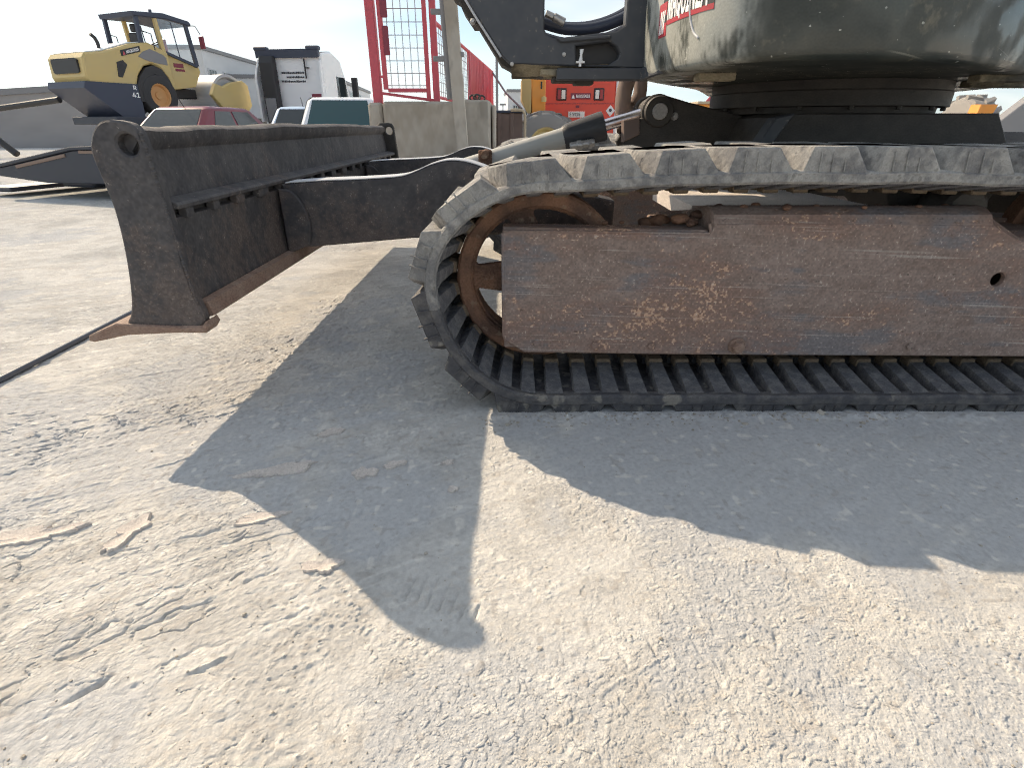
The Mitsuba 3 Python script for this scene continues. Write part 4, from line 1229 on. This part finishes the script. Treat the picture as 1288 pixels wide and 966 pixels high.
put('ramp_step', B.m(box(1.58, 1.95, -1.05, .95, .05, .09, .01)), 'm_deck', BT, 20)
st = solid('tarpaulin', loft([B.p([(x_, y_, z_) for x_, y_, z_ in ((-.25, .3, .49), (.15, .35, .51), (.45, .2, .51), (.55, -.1, .51), (.45, -.35, .51), (.1, -.45, .51), (-.25, -.4, .51), (-.38, 0, .50))]), B.p([(x_ * .72, y_ * .72, z_ + .055) for x_, y_, z_ in ((-.25, .3, .49), (.15, .35, .51), (.45, .2, .51), (.55, -.1, .51), (.45, -.35, .51), (.1, -.45, .51), (-.25, -.4, .51), (-.38, 0, .50))]),
                           B.p([(x_ * .3 - .1, y_ * .3, z_ + .10) for x_, y_, z_ in ((-.25, .3, .49), (.15, .35, .51), (.45, .2, .51), (.55, -.1, .51), (.45, -.35, .51), (.1, -.45, .51), (-.25, -.4, .51), (-.38, 0, .50))])]), 'm_white', 'folded white tarpaulin lying on the black flatbed trailer', 'tarpaulin', 25)

# ------------------------------------------------------------------ white truck cab
TK = thing('truck_cab', 'white truck tractor unit seen from behind with black stack and dark roof fairing', 'truck')
K = Local(-8.25, 23.2, GZ, 83)
km = K.m
sec = [(0, 1.20), (.02, 3.30), (.12, 3.42), (1.0, 3.62), (1.7, 3.40), (2.1, 2.75), (2.35, 2.6), (2.45, 1.6), (2.4, .55), (.9, .55), (.85, .9), (.3, 1.15)]
put('cab_body', km(prism([(0, .95), (.02, 3.30), (.14, 3.40), (1.0, 3.52), (1.75, 3.30), (2.2, 2.60), (2.42, 1.7), (2.45, .45), (.95, .45), (.9, .95)], -1.24, 1.24, .06)), 'm_white', TK, 25)
put('roof_fairing', km(prism([(-.10, 3.22), (-.12, 3.50), (.05, 3.52), (.1, 3.26)], -1.20, 1.24, .03)), 'm_navy', TK, 20)
put('roof_fairing_tip', km(box(-.14, .1, -1.24, -.75, 3.46, 3.60, .03)), 'm_navy', TK, 20)
put('roof_fairing_tip', km(box(-.14, .1, .75, 1.26, 3.46, 3.58, .03)), 'm_navy', TK, 20)
put('air_stack', km(prism([(-.40, 1.0), (-.40, 3.05), (-.28, 3.28), (-.05, 3.28), (-.05, 1.0)], .48, 1.02, .04)), 'm_black', TK, 20)
put('air_stack_grille', km(box(-.43, -.39, .55, .95, 1.1, 1.9, .01)), 'm_midgrey', TK)
put('side_fairing', km(prism([(-.42, 1.1), (-.38, 2.6), (.02, 3.2), (.02, 1.1)], 1.18, 1.25, .01)), 'm_white', TK, 20)
put('side_fairing', km(prism([(-.30, 1.1), (-.12, 3.1), (.02, 3.2), (.02, 1.1)], -1.25, -1.18, .01)), 'm_white', TK, 20)
put('marker_panel', km(box(-.05, .0, -1.22, -.72, 1.35, 2.05, .015)), 'm_maroon', TK)
put('ladder', km(cat([rod((-.08, -.62, 2.55), (-.08, -.62, 3.2), .03, 8), rod((-.08, -.62, 2.9), (-.08, -.78, 2.9), .025, 6)])), 'm_black', TK)
rr = np.random.default_rng(4)
for row, (ya, yb, zz) in enumerate(((.36, -.50, 2.72), (.18, -.48, 2.58), (.40, -.52, 2.44))):
    tl, yv_ = [], ya
    while yv_ > yb:
        w_ = rr.uniform(.03, .06)
        tl.append(km(box(-.012, -.002, yv_ - w_, yv_, zz, zz + rr.choice([.05, .065]))))
        yv_ -= w_ + .015
    put('lettering', cat(tl), 'm_letterdark', TK)
put('chassis', km(box(-3.4, 2.0, -.42, .42, .62, .90, .02)), 'm_midgrey', TK, 20)
for xx in (-2.3, 1.45):
    for sy in (-1, 1):
        q = K.p([(xx, sy * .98, .50)])[0]
        wheel(TK, q[0], q[1], q[2], .50, .36, K.rot, 'm_tyre', 'm_lightgrey')
        put('mudguard', km(prism(np.vstack([circle(xx, .5, .66, 18, -5, 185), circle(xx, .5, .58, 18, 185, -5)]), sy * .98 - .25, sy * .98 + .25, .01)), 'm_black', TK, 30)
for sy in (-1, 1):
    put('wing_mirror', km(soft_hull([(2.35 + a, sy * 1.52 + b, c) for a in (-.06, .06) for b in (-.10, .10) for c in (2.0, 2.75)], .03)), 'm_black', TK, 30)
    put('door_window', km(prism([(1.2, 1.95), (2.2, 1.95), (2.0, 2.7), (1.2, 2.7)], sy * 1.245 - .008, sy * 1.245 + .008)), 'm_carglass', TK)

# ------------------------------------------------------------------ buildings and walls far off
def building(name, label, x0, y0, rot, L, D, H, mat, wins=(), parapet=True, slope=0.0, catg='building'):
    t = thing(name, label, catg)
    G = Local(x0, y0, GZ, rot)
    if slope:
        w = hull([(0, 0, 0), (L, 0, 0), (L, D, 0), (0, D, 0), (0, 0, H), (L, 0, H + slope), (L, D, H + slope), (0, D, H)])
        put('wall', G.m(w), mat, t, 20)
        put('roof_edge', G.m(hull([(-.1, -.12, H), (L + .1, -.12, H + slope), (-.1, D, H), (L + .1, D, H + slope), (-.1, -.12, H + .25), (L + .1, -.12, H + slope + .25), (-.1, D, H + .25), (L + .1, D, H + slope + .25)])), 'm_midgrey', t, 20)
    else:
        put('wall', G.m(box(0, L, 0, D, 0, H)), mat, t, 20)
        put('roof_edge', G.m(box(-.12, L + .12, -.12, D + .12, H, H + .28, .03)), 'm_midgrey', t, 20)
    for (a, b, c, d) in wins:
        f = put('window', G.m(box(a, b, -.05, .06, c, d)), 'm_carglass', t)
        put('window_frame', G.m(cat([box(a - .08, b + .08, -.07, .02, c - .08, c), box(a - .08, b + .08, -.07, .02, d, d + .08), box(a - .08, a, -.07, .02, c, d), box(b, b + .08, -.07, .02, c, d)] + [box(a + (b - a) * q / 3 - .03, a + (b - a) * q / 3 + .03, -.07, .02, c, d) for q in (1, 2)])), 'm_lightgrey', f)
        put('window_sill', G.m(box(a - .15, b + .15, -.16, 0, c - .16, c - .085)), 'm_lightgrey', f)
    return t


building('white_hall', 'white flat roofed building with small windows behind the road roller drum', -22.4, 45.5, 94, 26, 3.5, 5.9, 'm_wall', ((.5, 1.8, 3.6, 4.7), (3.2, 4.4, 3.6, 4.7), (6.0, 7.3, 3.4, 4.7), (10, 11.3, 3.6, 4.7), (14, 15.3, 3.6, 4.7)))
building('long_shed', 'low grey shed with sloping roof between the truck and the red gate', -14.5, 50, 96, 23, 8, 4.35, 'm_wall', ((3, 5, 2.6, 3.8), (8, 10, 2.6, 3.8), (13, 15, 2.6, 3.8)))
building('grey_warehouse', 'grey windowless warehouse wall with sloping roof at the left edge behind the trailer', -39, 26.0, 8, 20.5, 10, 1.2, 'm_greywall', (), slope=1.35)
building('far_office', 'small white building with dark windows seen between the fence and the orange machine', -.45, 66, 3, 6, 8, 4.2, 'm_wall', ((.6, 1.3, 2.0, 2.9), (1.9, 2.6, 2.0, 2.9), (3.2, 3.9, 2.0, 2.9)))
# barrier arm in front of the grey warehouse
BA = thing('barrier_arm', 'dark hydraulic ram and long beam in front of the grey warehouse wall', 'barrier')
put('beam', rod((-17.9, 20.0, 1.02), (-14.0, 18.9, 1.35), .09, 10), 'm_black', BA)
put('ram', cat([rod((-17.8, 20.0, .80), (-17.1, 19.8, .15), .06, 8), rod((-17.2, 19.8, .25), (-16.6, 19.7, -.25), .11, 8)]), 'm_black', BA)
put('post', rod((-17.9, 20.05, -.35), (-17.9, 20.05, 1.1), .10, 10), 'm_midgrey', BA)

# ------------------------------------------------------------------ concrete blocks, gate, fence, posts
def block(x0, x1, y0, y1, z0, z1, label, rot=0):
    n = 14
    xs = np.linspace(0, 1, n)
    m = box(x0, x1, y0, y1, z0, z1, .035)
    m = m.subdivide().subdivide().subdivide()
    v = np.array(m.vertices)
    d = (meshkit.fbm(v * 3.1, 4, 3) - .5)[:, None] * np.array([.02, .03, .015])
    m.vertices = v + d
    return solid('concrete_block', m, 'm_concrete', label, 'concrete block', 40, 'concrete blocks under the fence')


block(-2.01, -1.815, 8.45, 9.05, yard_level(8.5) - .05, .925, 'narrow concrete block end under the left post of the red gate')
block(-1.80, -.74, 8.42, 9.05, yard_level(8.5) - .05, .935, 'wide concrete block under the red mesh gate')
block(-.725, -.30, 8.42, 9.05, yard_level(8.5) - .05, .955, 'concrete block right of the leaning post')
block(-.285, -.235, 8.50, 9.00, yard_level(8.5) - .05, .90, 'thin concrete slab end at the right of the concrete blocks')
for i, (yq, xq) in enumerate(((9.9, -.98), (11.6, -.86), (13.3, -.74), (15.0, -.62))):
    block(xq - .30, xq + .16, yq - .8, yq + .8, float(yard_level(yq)) - .05, .93, ('first', 'second', 'third', 'fourth')[i] + ' concrete block of the row running away under the red fence')

GT = thing('mesh_gate', 'red steel gate frame with wire mesh standing on the concrete blocks', 'gate')
put('post', box(-1.955, -1.835, 8.60, 8.72, .91, 2.9, .008), 'm_red', GT, 20)
put('post', box(-1.795, -1.735, 8.60, 8.66, 1.09, 2.9, .006), 'm_red', GT, 20)
put('post', box(-1.200, -1.145, 8.60, 8.66, .95, 2.9, .006), 'm_red', GT, 20)
put('post', box(-1.105, -1.020, 8.60, 8.68, .92, 2.9, .006), 'm_red', GT, 20)
put('rail', box(-1.834, -1.796, 8.61, 8.65, 1.235, 1.262), 'm_red', GT)
put('rail', box(-1.735, -1.200, 8.605, 8.655, 1.055, 1.105, .005), 'm_red', GT, 20)
put('rail', hull([(x_, y_, z_ + e) for x_, z_ in ((-1.834, 1.045), (-1.106, .955)) for y_ in (8.61, 8.64) for e in (-.018, .018)]), 'm_red', GT, 20)
lk = put('lock_box', box(-1.745, -1.655, 8.565, 8.60, 1.93, 2.30, .01), 'm_maroon', GT, 20)
put('lock_box', box(-1.740, -1.660, 8.57, 8.60, 1.50, 1.84, .01), 'm_maroon', GT, 20)
for x_ in np.arange(-1.68, -1.205, .098):
    put('mesh_wire', rod((x_, 8.63, 1.10), (x_, 8.63, 2.9), .0055, 6), 'm_mesh', GT)
for z_ in np.arange(1.14, 2.9, .15):
    put('mesh_wire', rod((-1.735, 8.637, z_), (-1.20, 8.637, z_), .0055, 6), 'm_mesh', GT)

FE = thing('fence', 'red fence of wire mesh and corrugated sheet receding behind the gate', 'fence')
fx = lambda y: -1.055 + .070 * (y - 8.7)                              # noqa: E731
for y_ in (9.9, 11.95, 14.2, 16.3):
    put('post', box(fx(y_) - .03, fx(y_) + .03, y_ - .03, y_ + .03, .90, 1.92, .004), 'm_red', FE, 20)
put('rail', rod((fx(8.7), 8.7, 1.90), (fx(16.3), 16.3, 1.90), .028, 8), 'm_red', FE)
put('rail', rod((fx(8.7), 8.7, 1.00), (fx(16.3), 16.3, 1.00), .022, 8), 'm_red', FE)
for y_ in np.arange(8.85, 11.9, .16):
    put('mesh_wire', rod((fx(y_), y_, 1.0), (fx(y_), y_, 1.9), .005, 5), 'm_mesh', FE)
for z_ in np.arange(1.08, 1.9, .12):
    put('mesh_wire', rod((fx(8.7), 8.7, z_), (fx(11.95), 11.95, z_), .005, 5), 'm_mesh', FE)
for (ya, yb) in ((11.99, 14.17), (14.23, 16.27)):
    n = 44
    yy_ = np.linspace(ya, yb, n)
    wv = .022 * np.sign(np.sin((yy_ - ya) * 2 * np.pi / .25)) * np.minimum(1, np.abs(np.sin((yy_ - ya) * 2 * np.pi / .25)) * 2)
    a_ = np.c_[fx(yy_) + wv, yy_]
    put('corrugated_sheet', prism(np.vstack([a_, (a_ + [.006, 0])[::-1]]), .92, 1.885, axis='z'), 'm_red', FE, 20)
PO = thing('leaning_post', 'beige concrete post leaning slightly in front of the concrete blocks', 'post')
put('shaft', hull([(-.655 + a, 8.15 + b, -.14) for a in (-.075, .075) for b in (-.06, .06)] + [(-.835 + a, 8.15 + b, 3.3) for a in (-.085, .085) for b in (-.06, .06)]), 'm_concrete', PO, 20)
put('bracket', cat([box(-.66, -.62, 8.10, 8.2, 1.44, 1.49, .004)]), 'm_midgrey', PO)
DP = thing('downpipe', 'thin grey pipe clamped beside the leaning post', 'pipe')
put('pipe', rod((-.842, 8.30, .955), (-.925, 8.30, 3.2), .042, 14), 'm_midgrey', DP)
for z_ in (1.95, 1.43, 2.5):
    put('clamp', box(-1.04, -.83, 8.27, 8.33, z_ - .03, z_ + .03, .006), 'm_midgrey', DP, 20)
hbx = []
for i, (a, b, c) in enumerate(((-.55, 8.6, .985), (-.49, 8.55, .99), (-.43, 8.62, .98))):
    hbx.append(tube(np.c_[a + .045 * np.cos(np.linspace(0, 6.28, 16)), b + np.zeros(16), c + .035 * np.sin(np.linspace(0, 6.28, 16))], .012, 6))
solid('hose_coil', cat(hbx), 'm_black', 'small black coil of hose lying on top of the concrete block by the post', 'hose', True)
LP = thing('lamp_post', 'thin dark lamp post standing behind the corrugated fence', 'lamp post')
put('pole', rod((-.62, 25, GZ), (-.60, 25, 5.4), .055, 10), 'm_midgrey', LP)
put('lamp_head', box(-.85, -.35, 24.9, 25.1, 5.35, 5.5, .02), 'm_midgrey', LP)
SW = solid('stay_cable', tube([(fx(16.3), 16.3, 1.90), (-.15, 15.0, 1.35), (.22, 13.8, .98)], .022, 8), 'm_midgrey', 'dark stay cable sloping down from the fence end to the orange machine', 'cable', True)
FP = thing('far_street_lamp', 'distant street lamp behind the brown skip', 'lamp post')
put('pole', rod((-.9, 60, GZ), (-.9, 60, 2.4), .06, 8), 'm_lightgrey', FP)
put('lamp_head', box(-1.2, -.6, 59.9, 60.1, 2.4, 2.55), 'm_midgrey', FP)

SKI = thing('skip', 'brown steel skip with a tan rim pipe right of the concrete blocks', 'skip')
put('body', box(-1.2, .17, 9.6, 11.2, yard_level(9.6) - .02, .815, .015), 'm_brown', SKI, 20)
put('rim', box(-1.22, .19, 9.57, 11.22, .815, .852, .008), 'm_navy', SKI, 20)
put('rim_pipe', tube(smooth_path([(-.02, 9.54, .85), (.13, 9.54, .852), (.19, 9.54, .82), (.205, 9.54, .70), (.205, 9.54, .30), (.205, 9.54, -.2)], 6), .022, 10), 'm_tan', SKI, True)
for x_ in (-.20, .0):
    put('rib', box(x_ - .03, x_ + .03, 9.575, 9.602, -.1, .81, .004), 'm_brown', SKI, 20)
RW = solid('rust_scrap', soft_hull([(-.10, 9.3, .40), (.03, 9.3, .44), (.02, 9.34, .40), (-.08, 9.36, .36)], .01), 'm_tan', 'small orange scrap of metal in front of the brown skip', 'scrap', 30) if False else None

# orange machine with big treaded tyres
OM = thing('orange_loader', 'orange machine with a tall cabinet and treaded tyres behind the fence', 'loader')
put('cabinet', prism([(.40, .84), (.37, 1.60), (.66, 1.60), (.66, .84)], 12.0, 13.4, .02), 'm_orange', OM, 20)
put('hood', hull([(.19, 12.2, 1.10), (.19, 12.2, 1.46), (.38, 12.05, 1.58), (.38, 12.05, .86), (.30, 12.1, .86), (.19, 13.4, 1.10), (.19, 13.4, 1.46), (.38, 13.4, 1.58), (.38, 13.4, .86)]), 'm_yellow', OM, 20)
put('beacon', lathe([(0, 0), (.05, 0), (.05, .08), (0, .1)], (.62, 11.9, 1.05), (0, 0, 1), 14), 'm_yellow', OM, 30)
put('chassis', box(.40, 1.0, 12.0, 14.0, .2, .84, .02), 'm_black', OM, 20)
put('door_handle', box(.56, .585, 11.985, 12.0, 1.28, 1.40), 'm_black', OM)
for x_, y_ in ((.62, 11.72), (.90, 13.6)):
    wheel(OM, x_, y_, .26, .60, .36, 90 - 75, 'm_tyre_dusty', 'm_yellow', lugs=14)

# red machine with the name plate
RM = thing('red_compressor', 'red boxy machine rear with two lamps, name plate and licence plate', 'compressor')
rp = smooth_path([(.74, .15), (.74, 1.55), (.79, 1.63), (2.30, 1.63), (2.37, 1.55), (2.40, .15)], 1)
put('body', prism([(.745, .10), (.72, 1.54), (.75, 1.60), (.80, 1.625), (2.28, 1.625), (2.345, 1.60), (2.37, 1.54), (2.41, .10)], 14.0, 17.0, .03), 'm_redbody', RM, 25)
put('edge_strip', box(.70, .742, 13.99, 14.1, .10, 1.60, .005), 'm_white', RM)
put('edge_strip', box(2.372, 2.43, 13.99, 14.1, .10, 1.56, .005), 'm_white', RM)
put('seam', box(.78, 2.34, 13.992, 14.003, 1.08, 1.09), 'm_maroon', RM)
for x_, s in ((1.13, -1), (1.985, 1)):
    k = put('lamp_cluster', box(x_ - .115, x_ + .115, 13.965, 14.0, 1.15, 1.40, .01), 'm_black', RM, 20)
    put('lamp_lens', box(x_ + (.0 if s < 0 else -.085), x_ + (.085 if s < 0 else .0), 13.95, 13.97, 1.18, 1.36, .006), 'm_lampwhite', k, 20)
    put('lamp_lens', box(x_ + (-.09 if s < 0 else .015), x_ + (-.015 if s < 0 else .09), 13.95, 13.97, 1.17, 1.37, .006), 'm_lampred', k, 20)
np_ = put('name_plate', box(1.345, 1.80, 13.985, 14.0, 1.175, 1.30, .003), 'm_maroon', RM, 20)
put('plate_triangle', prism([(1.36, 1.19), (1.44, 1.19), (1.40, 1.275)], 13.975, 13.984), 'm_letter', np_)
tm = meshkit.text_mesh('MAQUINZA', .062, .008, True)
v = np.array(tm.vertices)
put('plate_lettering', trimesh.Trimesh(np.c_[1.46 + v[:, 0] * .32 / np.ptp(v[:, 0]), 13.984 - v[:, 2], 1.205 + v[:, 1]], tm.faces, process=False), 'm_letter', np_, False)
put('keyhole', box(1.47, 1.55, 13.985, 14.0, 1.0, 1.05, .003), 'm_maroon', RM)
lp_ = put('licence_plate', box(1.30, 1.68, 13.98, 14.0, .80, .925, .004), 'm_lampwhite', RM, 20)
tm = meshkit.text_mesh('E 5926', .07, .006, True)
v = np.array(tm.vertices)
put('plate_lettering', trimesh.Trimesh(np.c_[1.33 + v[:, 0] * .24 / np.ptp(v[:, 0]), 13.979 - v[:, 2], .83 + v[:, 1]], tm.faces, process=False), 'm_letterdark', lp_, False)
dl = put('hazard_label', prism([(2.27, .82), (2.375, .94), (2.27, 1.06), (2.165, .94)][::-1], 13.985, 13.999), 'm_white', RM)
put('label_mark', prism(circle(2.27, .95, .035, 14), 13.978, 13.986), 'm_letterdark', dl)
for sy in (.95, 2.2):
    wheel(RM, sy, 15.4, GZ + .32, .32, .22, 90, 'm_tyre', 'm_lightgrey')
solid('scaffold_lattice', cat([rod((.60, 13.7, .30), (.66, 13.7, 1.75), .03, 8), rod((.70, 13.7, 1.75), (.52, 13.8, .9), .025, 8), rod((.66, 13.7, 1.75), (.72, 13.7, 1.75), .03, 8)]), 'm_white', 'white tubular stand leaning at the left of the red machine', 'stand', 30)

# things glimpsed under the machine at the right
car(5.9, 18.6, GZ, 96, 4.4, 1.85, 1.60, 'm_carwhite', 'm_carglass', 'white car glimpsed behind the excavator beside the red machine', 'car')
OC = thing('orange_crate', 'orange timber crate stack glimpsed under the excavator left of the swing ring', 'crate')
put('crate_body', box(3.75, 4.75, 12.2, 13.4, yard_level(12.2), 1.02, .02), 'm_orange', OC, 20)
put('lid', box(3.72, 4.78, 12.17, 13.43, 1.02, 1.07, .01), 'm_tan', OC, 20)
put('lid_bag', soft_hull([(4.0, 12.6, 1.08), (4.4, 12.6, 1.08), (4.3, 12.9, 1.08), (4.1, 12.7, 1.2), (4.3, 12.7, 1.18)], .03), 'm_red', OC, 40)
PW = thing('spare_tyre', 'pale dusty tractor tyre standing at the right behind the excavator', 'tyre')
wheel(PW, 6.95, 9.2, .42, .60, .36, 90 - 8, 'm_tyre_dusty', 'm_lightgrey', lugs=16)
OB = thing('orange_toolbox', 'orange steel box with a tan clip behind the excavator at the right', 'box')
put('box_body', prism([(6.46, .64), (6.50, .90), (6.74, .90), (6.66, .64)], 8.42, 8.62, .01), 'm_orange', OB, 20)
put('stand', cat([rod((6.52, 8.5, -.3), (6.52, 8.5, .64), .03, 8), rod((6.64, 8.5, -.3), (6.64, 8.5, .64), .03, 8)]), 'm_midgrey', OB)
GR = thing('grey_ramp', 'dark grey loading ramp leaning at the right edge behind the excavator', 'ramp')
put('ramp_plate', prism([(5.60, .45), (6.15, .96), (6.7, .98), (6.7, -.1), (5.60, -.1)], 7.2, 7.35, .01), 'm_midgrey', GR, 20)
put('ramp_leg', box(6.45, 6.60, 7.14, 7.2, -.2, .99, .01), 'm_navy', GR, 20)
